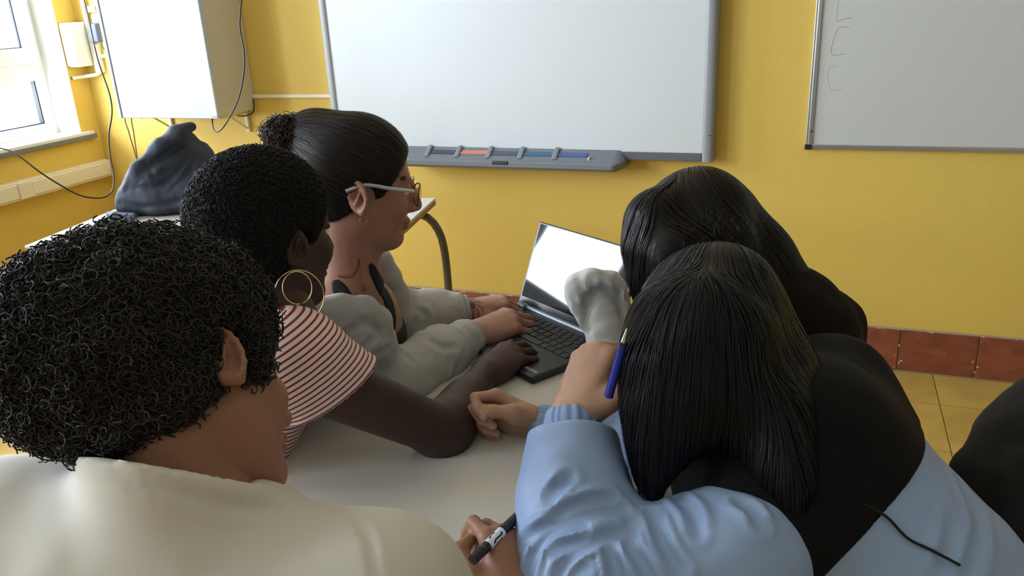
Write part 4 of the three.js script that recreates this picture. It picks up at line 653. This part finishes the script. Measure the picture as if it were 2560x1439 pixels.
  for (const s of [-1, 1]) {
    const hinge = H.P(0.072 * s, 0.018, 0.09), ear = H.P(0.083 * s, 0.026, -0.004), tip = H.P(0.08 * s, 0.012, -0.035);
    const g = tube([hinge, hinge.clone().lerp(ear, 0.5).addScaledVector(H.l, 0.003 * s), ear, tip], 0.0034, 40, 8); g.applyMatrix4(new THREE.Matrix4()); part('temple', g, steel, gl);
    const ring = [], c = H.P(0.034 * s, 0.004, 0.107); for (let i = 0; i <= 40; i++) { const a = i / 40 * 2 * PI; ring.push(H.P(0.034 * s + 0.026 * Math.sign(cos(a)) * abs(cos(a)) ** 0.8, 0.004 + 0.022 * Math.sign(sin(a)) * abs(sin(a)) ** 0.8, 0.107 - 0.006 * abs(cos(a)))); }
    part('rim', new THREE.TubeGeometry(new THREE.CatmullRomCurve3(ring, true), 80, 0.0011, 6, true), mat('#4a3a2c', 0.35, { metalness: 0.4 }), gl);
    const ls = new THREE.Shape(); for (let i = 0; i < 40; i++) { const a = i / 40 * 2 * PI; ls[i ? 'lineTo' : 'moveTo'](0.026 * Math.sign(cos(a)) * abs(cos(a)) ** 0.8, 0.022 * Math.sign(sin(a)) * abs(sin(a)) ** 0.8); }
    const lg = new THREE.ShapeGeometry(ls); lg.scale(H.s, H.s, H.s).applyMatrix4(new THREE.Matrix4().makeBasis(H.l, H.u, H.f)).translate(c.x, c.y, c.z); part('lens', lg, lens, gl);
    part('nose_pad', tube([H.P(0.012 * s, 0.002, 0.108), H.P(0.01 * s, -0.002, 0.103)], 0.0012, 8, 6), steel, gl);
  }
  part('bridge', tube([H.P(-0.009, 0.008, 0.109), H.P(0, 0.012, 0.113), H.P(0.009, 0.008, 0.109)], 0.0012, 12, 6), steel, gl);
}

// ---------------------------------------------------------------- student at the back right, long dark hair, grey sleeve
{
  const H = frame(at(1722, 612, 1.45), turned(-0.62, 0.3, 0.72), turned(0.12, -0.93, 0.36), 0.95);
  const J = skeleton({ f: V(-0.9, 0, -0.42).normalize(), neck: at(1850, 740, 1.5), ls: at(1800, 900, 1.42), rs: at(2060, 815, 1.6), le: at(1535, 945, 1.47), lw: at(1497, 765, 1.515), re: at(1700, 800, 1.8), rw: at(1600, 790, 1.86), hip: V(0.03, 0.5, 1.62), tuck: -0.1 });
  const o = person('person with long dark straight hair parted on top, grey sweatshirt sleeve before the screen', J);
  const body = bodyShape(J, H, { neckR: 0.046 }), skin = [0.46, 0.27, 0.19];
  const head = join(0.02, headShape(H), capsule(H.P(0, -0.045, -0.022), J.neck, 0.046, 0.05));
  const lhand = handShape(at(1500, 800, 1.51), turned(-0.05, -1, 0.1), turned(-0.8, 0, -0.5), 1, { arm: J.le, s: 0.72, curl: [[1.1, 1.4, 0.8], [1.2, 1.4, 0.8], [1.2, 1.4, 0.8], [1.2, 1.4, 0.8]], th: [[0.02, -0.012, 0.016], [0.034, -0.026, 0.05], [0.022, -0.036, 0.074], [0.004, -0.04, 0.084]] });
  const rhand = handShape(J.rw, turned(-0.9, 0, 0.3), V(0, 1, 0), -1, { arm: J.re, s: 0.95 });
  const col = skinColour(skin, { H, nails: [...lhand.nails, ...rhand.nails] });
  part('body', joinGeo([solid(body, ...hull([J.neck, J.ls, J.rs, J.le, J.re, J.lw, J.rw, J.hip, J.lk, J.rk, J.la, J.ra], 0.11), 0.012), solid(head, headBox(H)[0].clone().min(J.neck.clone().subScalar(0.02)), headBox(H)[1], fine), solid(lhand.f, ...lhand.box, 0.0036), solid(rhand.f, ...rhand.box, 0.0036)].map(g => colour(g, col))), skinMat(0.5), o);
  eyes(H, o);
  // sweatshirt: the left sleeve is pulled over the fist and bunches there
  const jersey = mat('#bdbcb8', 0.92, { bumpMap: weave, bumpScale: 0.0003 });
  const foreArm = capsule(J.le, at(1502, 755, 1.512), 0.043, 0.034);
  const bell = join(0.014, egg(at(1488, 728, 1.515), [0.056, 0.04, 0.05]), chain([[at(1440, 735, 1.5), 0.02], [at(1450, 765, 1.5), 0.016], [at(1466, 800, 1.49), 0.012], [at(1480, 858, 1.47), 0.007]], 0.012), chain([[at(1540, 730, 1.495), 0.022], [at(1552, 765, 1.5), 0.016], [at(1562, 812, 1.49), 0.012]], 0.012), chain([[at(1440, 712, 1.5), 0.018], [at(1480, 700, 1.49), 0.02], [at(1530, 703, 1.49), 0.02]], 0.012));
  const bunch = carve(0.006, bell, capsule(at(1512, 772, 1.47), at(1528, 930, 1.42), 0.042, 0.05));
  const sweat = join(0.04, capsule(J.ls, J.rs, 0.06, 0.06), capsule(J.mid, J.hip, 0.13, 0.14), capsule(J.ls, J.le, 0.062, 0.05), capsule(J.rs, J.re, 0.06, 0.05), capsule(J.re, J.rw, 0.05, 0.038));
  const sleeves = join(0.008, ripple(sweat, 0.004, 12), folds(foreArm, J.le, J.lw, 0.003, 3), ripple(bunch, 0.004, 34));
  part('sweatshirt', solid(crease(sleeves, [[[1445, 690], [1455, 725], [1468, 765], [1476, 800]], [[1425, 715], [1435, 750], [1455, 790]], [[1480, 690], [1478, 720], [1490, 740]], [[1462, 840], [1458, 790], [1448, 760]], [[1535, 695], [1548, 725], [1552, 760]], [[1475, 850], [1466, 790], [1490, 750], [1520, 738], [1543, 758], [1556, 800]]], 0.0085, 0.0055), ...hull([J.ls, J.rs, J.hip, J.le, J.re, J.rw, at(1440, 700, 1.5), at(1560, 690, 1.5)], 0.15), 0.006), jersey, o);
  // dark sleeveless jacket over it
  const vest = ripple(join(0.05, capsule(J.ls.clone().lerp(J.rs, 0.1), J.rs, 0.078, 0.075), capsule(J.mid, J.hip, 0.15, 0.155), capsule(J.neck.clone().lerp(J.mid, 0.5), J.mid, 0.07, 0.1)), 0.006, 10);
  part('vest', solid(carve(0.01, vest, capsule(H.P(0, -0.05, -0.02), J.neck, 0.056, 0.054)), ...hull([J.ls, J.rs, J.hip, J.neck], 0.18), 0.009), mat('#140c0b', 0.85, { specularIntensity: 0.3 }), o);
  makeTrousers(J, o, '#262a33');
  // hair
  const cap = hairCap(H, 0.014, { front: [0.075, 0.085], burn: [-0.1, 0.05], nape: [-0.14, -0.09], ears: 0 });
  const fall = join(0.035, chain([[at(1650, 560, 1.42), 0.062], [at(1618, 620, 1.405), 0.036], [at(1607, 700, 1.4), 0.018], [at(1602, 760, 1.4), 0.008]], 0.03), chain([[at(1690, 640, 1.36), 0.05], [at(1680, 760, 1.35), 0.03]], 0.03), chain([[at(1800, 560, 1.49), 0.075], [at(1880, 660, 1.5), 0.07], [at(1960, 760, 1.5), 0.06], [at(2040, 860, 1.5), 0.05], [at(2090, 950, 1.48), 0.035]], 0.04), chain([[at(1780, 640, 1.4), 0.08], [at(1850, 780, 1.4), 0.06], [at(1900, 900, 1.4), 0.04]], 0.04));
  const hf = join(0.03, cap, fall), crown = H.P(0, 0.14, 0.015), mass = solid(hf, ...hull([H.P(0, 0, 0), at(1600, 760, 1.4), at(2100, 960, 1.48), H.P(0, 0.1, 0.08)], 0.12), 0.0055), mp = mass.attributes.position;
  const m = hairMat(0.008, 0.006, 0.005, 0.42, 0.3), hm = part('hair', mass, m, o);
  const flow = p => { const q = H.inv(p.x, p.y, p.z), away = p.clone().sub(crown); away.addScaledVector(H.f, -away.dot(H.f) * 0.7).normalize(); const low = step(0.06, 0.2, crown.distanceTo(p)); const back = q[2] < -0.04 ? turned(0.62, 0.78, 0) : V(0, -1, 0); return away.multiplyScalar(1 - low).addScaledVector(back, 0.25 + low); };
  const roots = i => i % 2 ? H.P(rr(-0.012, 0.012), 0.146, rr(-0.06, 0.07)) : (() => { const k = flr(rnd() * mp.count); return V(mp.getX(k), mp.getY(k), mp.getZ(k)); })();
  part('hair_strands', strands(hf, roots, flow, { n: 4200, len: 0.34, width: 0.0017, lift: 0.0022, jitter: 0.14, stepLen: 0.016, spreadRoot: 0.004 }), hairMat(0.008, 0.006, 0.005, 0.36, 0.36), hm).userData.kind = 'stuff';
}

// ---------------------------------------------------------------- student in the blue and black puffer jacket
{
  const H = frame(at(1752, 848, 1.14), turned(-0.66, 0.42, 0.62), turned(0.22, -0.84, 0.5), 0.95);
  const J = skeleton({ f: V(-0.95, 0, -0.3).normalize(), neck: at(1880, 1040, 1.16), ls: at(1850, 1385, 1.02), rs: at(2070, 1000, 1.31), le: at(1440, 1475, 1.03), lw: at(1430, 1040, 1.125), re: at(1640, 1150, 1.29), rw: at(1345, 1062, 1.365), hip: V(0.3, 0.5, 2.24), tuck: -0.1 });
  const o = person('person with long black hair in a blue and black puffer jacket, holding a blue pen', J);
  const body = bodyShape(J, H, { neckR: 0.046 }), skin = [0.5, 0.29, 0.195];
  const head = join(0.02, headShape(H), capsule(H.P(0, -0.045, -0.022), J.neck, 0.046, 0.05));
  const pen = handShape(J.lw, turned(0.34, -0.92, 0.18), turned(-0.72, -0.2, -0.62), 1, { arm: J.le, s: 1.06, curl: [[1.0, 1.15, 0.5], [1.15, 1.25, 0.6], [1.25, 1.3, 0.6], [1.3, 1.3, 0.6]], spread: 0.04, th: [[0.024, -0.01, 0.016], [0.05, -0.016, 0.045], [0.058, -0.03, 0.075], [0.05, -0.05, 0.094]] });
  const rest = handShape(J.rw, turned(-0.82, -0.35, 0.1), turned(0.2, -0.55, 0.8), -1, { arm: J.re, s: 0.94, curl: [[0.75, 1.35, 0.5], [1.05, 1.5, 0.6], [1.15, 1.5, 0.6], [1.2, 1.5, 0.6]], spread: 0.05, th: [[0.022, -0.012, 0.018], [0.036, -0.034, 0.05], [0.03, -0.045, 0.08], [0.022, -0.046, 0.106]] });
  const col = skinColour(skin, { H, nails: [...pen.nails, ...rest.nails] });
  part('body', joinGeo([solid(body, ...hull([J.neck, J.ls, J.rs, J.le, J.re, J.lw, J.rw, J.hip, J.lk, J.rk, J.la, J.ra], 0.11), 0.012), solid(head, headBox(H)[0].clone().min(J.neck.clone().subScalar(0.02)), headBox(H)[1], fine), solid(pen.f, ...pen.box, 0.0024), solid(rest.f, ...rest.box, 0.0024)].map(g => colour(g, col))), skinMat(0.48), o);
  eyes(H, o);
  const blue = mat('#90a8ce', 0.5, { sheen: 0.15, sheenRoughness: 0.4 }), black = mat('#0d0d0f', 0.75, { specularIntensity: 0.3 });
  const armL = J.lw.clone().sub(J.le).normalize(), cuffL = J.lw.clone().addScaledVector(armL, -0.012), armR = J.rw.clone().sub(J.re).normalize(), cuffR = J.rw.clone().addScaledVector(armR, -0.012);
  // trunk, in two colours either side of a seam across the back
  const trunk = ripple(join(0.08, capsule(J.ls.clone().addScaledVector(J.right, 0.03), J.rs, 0.085, 0.088), capsule(J.mid, J.hip, 0.155, 0.17), capsule(J.rs.clone().lerp(J.mid, 0.1), J.hip.clone().addScaledVector(J.right, 0.02), 0.082, 0.14), capsule(J.neck.clone().lerp(J.mid, 0.35), J.mid, 0.085, 0.12)), 0.007, 8);
  const neckHole = capsule(H.P(0, -0.05, -0.02), J.neck, 0.058, 0.06), sw = [[2258, 1030], [2225, 1270], [2075, 1432]].map(([a, b]) => { let q = null; for (let k = 0; !q && k < 60; k++) q = meetSurface(trunk, a - k * 6, b); return q; }), seamP = sw[1], along = sw[2].clone().sub(sw[1]).normalize(), spine = J.hip.clone().sub(J.mid), seamN = spine.addScaledVector(along, -spine.dot(along)).normalize();
  const box1 = hull([J.ls, J.rs, J.hip, J.neck], 0.22);
  const lower = crease(meet(0.004, trunk, side(seamP.clone().addScaledVector(seamN, -0.02), seamN.clone().negate())), [[[2440, 1250], [2450, 1330], [2420, 1439]], [[2405, 1205], [2425, 1250], [2448, 1300]], [[2385, 1300], [2375, 1370], [2345, 1439]]], 0.012, 0.008);
  part('jacket_back', solid(lower, ...box1, 0.0055), blue, o, 'blue lower back panel');
  part('jacket_yoke', solid(carve(0.01, meet(0.014, grow(trunk, 0.006), side(seamP, seamN)), neckHole), ...box1, 0.0055), black, o, 'black upper panel');
  // left sleeve, full of creases at the elbow
  const slL = join(0.045, capsule(J.ls.clone().addScaledVector(J.right, -0.012), J.le.clone().lerp(J.ls, 0.2), 0.094, 0.08), capsule(J.le.clone().lerp(J.ls, 0.25), J.le, 0.08, 0.074), capsule(J.le, J.le.clone().lerp(J.lw, 0.5), 0.072, 0.066), capsule(J.le.clone().lerp(J.lw, 0.45), cuffL.clone().addScaledVector(armL, -0.03), 0.066, 0.064));
  const lines = [[[1530, 1246], [1480, 1254], [1440, 1266], [1402, 1284], [1385, 1305]], [[1556, 1271], [1486, 1278], [1424, 1297], [1362, 1320], [1310, 1350]], [[1450, 1304], [1400, 1317], [1362, 1342], [1334, 1391], [1320, 1439]], [[1560, 1330], [1490, 1350], [1451, 1370], [1415, 1404], [1396, 1445]], [[1630, 1280], [1642, 1310], [1656, 1346], [1668, 1373], [1700, 1420]], [[1580, 1305], [1573, 1340], [1582, 1370], [1602, 1400], [1626, 1445]], [[1522, 1356], [1530, 1390], [1545, 1445]], [[1470, 1352], [1430, 1362], [1390, 1370]], [[1690, 1240], [1730, 1280], [1745, 1330]], [[1850, 1252], [1885, 1280], [1902, 1312]], [[1420, 1195], [1400, 1215], [1375, 1235]], [[1460, 1420], [1440, 1430], [1425, 1450]]];
  const shortL = meet(0.01, slL, side(cuffL.clone().addScaledVector(armL, -0.006), armL));
  part('sleeve', solid(crease(ripple(shortL, 0.004, 13), lines, 0.018, 0.0068, 0.42), ...hull([J.ls, J.le, J.lw], 0.12), 0.0033), blue, o);
  // right sleeve lies across the table
  const slR = folds(meet(0.008, join(0.04, capsule(J.rs, J.re, 0.085, 0.07), capsule(J.re, J.re.clone().lerp(J.rw, 0.6), 0.066, 0.058), capsule(J.re.clone().lerp(J.rw, 0.5), cuffR.clone().addScaledVector(armR, -0.04), 0.058, 0.052)), side(cuffR.clone().addScaledVector(armR, -0.002), armR)), J.re, J.rw, 0.006, 4);
  part('sleeve', solid(slR, ...hull([J.rs, J.re, J.rw], 0.1), 0.006), blue, o);
  for (const [c, d, r] of [[cuffL, armL, 0.036], [cuffR, armR, 0.034]]) {         // gathered elastic cuffs
    const g = new THREE.CylinderGeometry(r, r + 0.004, 0.026, 120, 6, true), pp = g.attributes.position; for (let i = 0; i < pp.count; i++) { const a = Math.atan2(pp.getZ(i), pp.getX(i)), q = 1 + 0.05 * sin(a * 19 + 2 * sin(a * 3)) * (0.6 + 0.4 * sin(a * 7)) - 0.06 * (abs(pp.getY(i)) / 0.013) ** 2; pp.setX(i, pp.getX(i) * q); pp.setZ(i, pp.getZ(i) * q); }
    g.applyQuaternion(new THREE.Quaternion().setFromUnitVectors(V(0, 1, 0), d)).translate(...c.clone().addScaledVector(d, 0.006).toArray()); g.computeVertexNormals(); part('cuff', g, mat('#8aa2c8', 0.55, { side: THREE.DoubleSide }), o);
  }
  { const q = [[2090, 1225], [2150, 1255], [2215, 1290], [2270, 1345], [2330, 1375], [2400, 1412]].map(([a, b]) => meetSurface(grow(trunk, 0.004), a, b)).filter(Boolean); if (q.length > 2) part('hood_cord', tube(q, 0.0019, 40, 8), mat('#0b0b0c', 0.8), o, 'thin black cord down the back'); }
  makeTrousers(J, o, '#23262e');
  // hair: a curtain on the left, the rest down the back
  const cap = hairCap(H, 0.016, { front: [0.07, 0.09], burn: [-0.12, 0.06], nape: [-0.15, -0.09], ears: 0 });
  const fall = join(0.04, chain([[at(1700, 830, 1.09), 0.07], [at(1645, 910, 1.07), 0.045], [at(1625, 1020, 1.055), 0.03], [at(1622, 1110, 1.05), 0.02], [at(1628, 1190, 1.05), 0.011], [at(1638, 1250, 1.05), 0.003]], 0.03), chain([[at(1770, 850, 1.08), 0.085], [at(1765, 960, 1.06), 0.06], [at(1725, 1050, 1.05), 0.034], [at(1690, 1140, 1.05), 0.01]], 0.03), chain([[at(1850, 830, 1.15), 0.075], [at(1900, 950, 1.14), 0.07], ...[[1925, 1050, 0.05], [1950, 1140, 0.034], [1972, 1215, 0.02], [1985, 1280, 0.006]].map(([a, b, r]) => { const p = meetSurface(trunk, a, b) ?? at(a, b, 1.08); return [p.addScaledVector(AHEAD, r * 0.35), r]; })], 0.04));
  const hf = join(0.022, cap, fall), crown = H.P(-0.005, 0.142, -0.04), mass = solid(hf, ...hull([H.P(0, 0, 0), at(1600, 1290, 1.05), at(1990, 1290, 0.98), H.P(0, 0.1, 0.08), at(1950, 800, 1.13)], 0.12), 0.0048), mp = mass.attributes.position;
  const hm = part('hair', mass, hairMat(0.005, 0.0055, 0.0065, 0.45, 0.28), o);
  const flow = p => { const away = p.clone().sub(crown).normalize(), low = step(0.05, 0.18, crown.distanceTo(p)); return away.multiplyScalar(1.1 - low).addScaledVector(V(0, -1, 0), 0.15 + low); };
  const roots = i => i % 2 ? crown.clone().addScaledVector(H.l, rr(-0.02, 0.02)).addScaledVector(H.f, rr(-0.03, 0.06)) : (() => { const k = flr(rnd() * mp.count); return V(mp.getX(k), mp.getY(k), mp.getZ(k)); })();
  part('hair_strands', joinGeo([strands(hf, roots, flow, { n: 5600, len: 0.36, width: 0.0015, lift: 0.0026, jitter: 0.16, stepLen: 0.015, spreadRoot: 0.005 }), strands(hf, () => crown.clone().addScaledVector(H.l, rr(-0.05, 0.05)).addScaledVector(H.f, rr(-0.05, 0.05)), p => p.clone().sub(H.c).normalize().multiplyScalar(0.4).add(V(rr(-0.6, 0.6), 0.1, rr(-0.6, 0.6))), { n: 260, len: 0.05, width: 0.0008, lift: 0.004, jitter: 0.8, stepLen: 0.007, free: true, spreadRoot: 0.012 }), strands(hf, () => at(1630 + rr(-45, 30), 1120 + rr(-60, 60), 1.045), () => V(0.02, -1, 0), { n: 260, len: 0.13, width: 0.001, lift: 0.003, jitter: 0.2, stepLen: 0.012, free: true, spreadRoot: 0.004 })]), hairMat(0.007, 0.008, 0.0105, 0.33, 0.38), hm).userData.kind = 'stuff';

  // the blue ballpoint in the raised hand
  const a = at(1538, 930, 1.055), b = at(1556, 864, 1.045), d = b.clone().sub(a).normalize();
  const t = thing('ballpoint_pen', 'blue pen with a metal tip in the raised hand beside the black hair', 'pen', a.toArray());
  part('barrel', rod(a.clone().addScaledVector(d, -0.035), b, 0.0062, 20, 0.0056), mat('#2331a8', 0.3), t); part('collar', rod(b, b.clone().addScaledVector(d, 0.005), 0.0064, 20, 0.006), mat('#2a2c33', 0.35), t); part('tip', rod(b.clone().addScaledVector(d, 0.005), b.clone().addScaledVector(d, 0.024), 0.0036, 16, 0.0014), mat('#c9ccd0', 0.2, { metalness: 0.9 }), t);
}
// the black marker in the near hand
{
  const a = at(1206, 1376, 1.0), b = at(1312, 1272, 1.07), d = b.clone().sub(a).normalize(), P = t => a.clone().addScaledVector(d, t), L = a.distanceTo(b);
  const t = thing('marker_pen', 'black marker pen with a white printed label held in the near hand', 'marker', a.toArray());
  part('cap', rod(P(L * 0.46), P(L), 0.0068, 24, 0.0058), mat('#17181a', 0.35), t); part('barrel', rod(P(-0.02), P(L * 0.46), 0.0064, 24), mat('#141416', 0.4), t);
  const c = document.createElement('canvas'); c.width = 512; c.height = 256; const x = c.getContext('2d'); x.fillStyle = '#dfe3ea'; x.fillRect(0, 0, 512, 256); x.fillStyle = '#15161a'; x.lineWidth = 26; x.lineCap = 'round'; for (let i = 0; i < 6; i++) { x.beginPath(); x.moveTo(40 + i * 80, 40 + (i % 3) * 22); x.bezierCurveTo(90 + i * 80, 60, 20 + i * 80, 120, 80 + i * 80, 150); x.stroke(); } x.fillRect(0, 200, 512, 56);
  const ct = new THREE.CanvasTexture(c); ct.colorSpace = THREE.SRGBColorSpace;
  part('label_sleeve', rod(P(L * 0.02), P(L * 0.44), 0.0067, 28), mat('#ffffff', 0.35, { map: ct }), t, 'white printed label');
}

// ---------------------------------------------------------------- dark coat on the back table
{
  const t = thing('dark_coat', 'dark navy padded coat heaped on the white table below the cupboard', 'coat', at(390, 525, 2.95).setY(0.75).toArray());
  const f = join(0.035, chain([[at(335, 495, 2.94), 0.055], [at(385, 450, 2.95), 0.078], [at(440, 395, 2.97), 0.062], [at(470, 350, 2.99), 0.034]], 0.05), chain([[at(468, 470, 2.98), 0.085], [at(486, 425, 3.02), 0.075], [at(500, 388, 3.05), 0.05]], 0.05), chain([[at(315, 512, 2.93), 0.035], [at(400, 500, 2.93), 0.055], [at(500, 490, 2.93), 0.055]], 0.04));
  const flap = chain([[at(312, 470, 2.89), 0.012], [at(345, 422, 2.885), 0.02], [at(400, 370, 2.89), 0.026], [at(445, 335, 2.9), 0.026], [at(476, 318, 2.92), 0.02]], 0.03);
  const all = meet(0.006, groove(ripple(join(0.012, f, flap), 0.006, 17), [[[365, 405], [385, 440], [425, 425]], [[335, 470], [400, 462], [455, 415], [480, 380]], [[486, 322], [478, 345], [440, 372], [390, 405], [345, 455]], [[300, 505], [360, 518], [440, 505], [500, 480]], [[345, 440], [400, 395], [450, 350]], [[430, 470], [470, 430], [490, 390]]], 0.007, 0.016), side(V(0, 0.7515, 0), V(0, -1, 0)));
  part('coat_shell', solid(all, ...hull([at(290, 520, 2.95), at(500, 320, 2.95), at(540, 480, 3.0)], 0.12), 0.0065), mat('#1b2230', 0.7), t);
  const st = meetSurface(all, 300, 525, 2, 4) ?? at(285, 525, 2.9);
  part('strap', solid(meet(0.003, join(0.01, chain([[at(330, 515, 2.86).setY(0.765), 0.012], [at(285, 522, 2.88).setY(0.765), 0.014], [at(272, 528, 2.92).setY(0.762), 0.012]], 0.01)), side(V(0, 0.7512, 0), V(0, -1, 0))), ...hull([at(330, 515, 2.86), at(270, 530, 2.92)], 0.04), 0.005), mat('#39414f', 0.7), t);
}
// ---------------------------------------------------------------- chair with a black coat over it, at the right
function makeChair(label, pos, turn, low = 0) {
  const t = thing('school_chair', label, 'chair', pos); t.rotation.y = turn;
  const add = (n, g, m) => { const o = shade(new THREE.Mesh(g, m)); o.name = n; t.add(o); return o; }, ply = mat('#a77c48', 0.5);
  add('seat', rbox(-0.19, 0.19, 0.425, 0.44, -0.19, 0.19, 0.006), ply); add('backrest', rbox(-0.18, 0.18, 0.52 - low, 0.64 - low, 0.185, 0.2, 0.006), ply);
  for (const sx of [-1, 1]) { add('leg', tube([[0.17 * sx, 0, -0.2], [0.17 * sx, 0.3, -0.18], [0.17 * sx, 0.418, -0.165]], 0.011, 20), steelDark); add('leg', tube([[0.17 * sx, 0, 0.22], [0.17 * sx, 0.42, 0.185], [0.16 * sx, 0.55 - low, 0.18], [0.15 * sx, 0.63 - low, 0.18]], 0.011, 30), steelDark); }
  return t;
}
{
  const c = at(2590, 1250, 1.55); makeChair('wooden school chair under the black coat at the right edge', [c.x - 0.1, 0, c.z + 0.05], 1.2);
  const t = thing('black_coat', 'black coat hung over a chair at the right edge', 'coat', [c.x, 0.3, c.z]);
  const f = ripple(join(0.06, chain([[at(2590, 1010, 1.55), 0.05], [at(2570, 1100, 1.54), 0.075], [at(2525, 1190, 1.52), 0.075], [at(2580, 1320, 1.5), 0.1], [at(2640, 1460, 1.48), 0.11]], 0.05), chain([[at(2660, 1020, 1.55), 0.07], [at(2660, 1200, 1.53), 0.12], [at(2660, 1450, 1.5), 0.13]], 0.05), chain([[at(2480, 1195, 1.5), 0.03], [at(2415, 1180, 1.52), 0.022]], 0.03)), 0.012, 10);
  part('coat_shell', solid(groove(f, [[[2540, 1040], [2500, 1140], [2470, 1160]], [[2560, 1090], [2480, 1150], [2470, 1220]], [[2470, 1150], [2475, 1250], [2520, 1400]]], 0.008, 0.02), ...hull([at(2400, 960, 1.5), at(2660, 1500, 1.5)], 0.18), 0.009), mat('#161617', 0.85), t);
}
renderer.render(scene, camera);
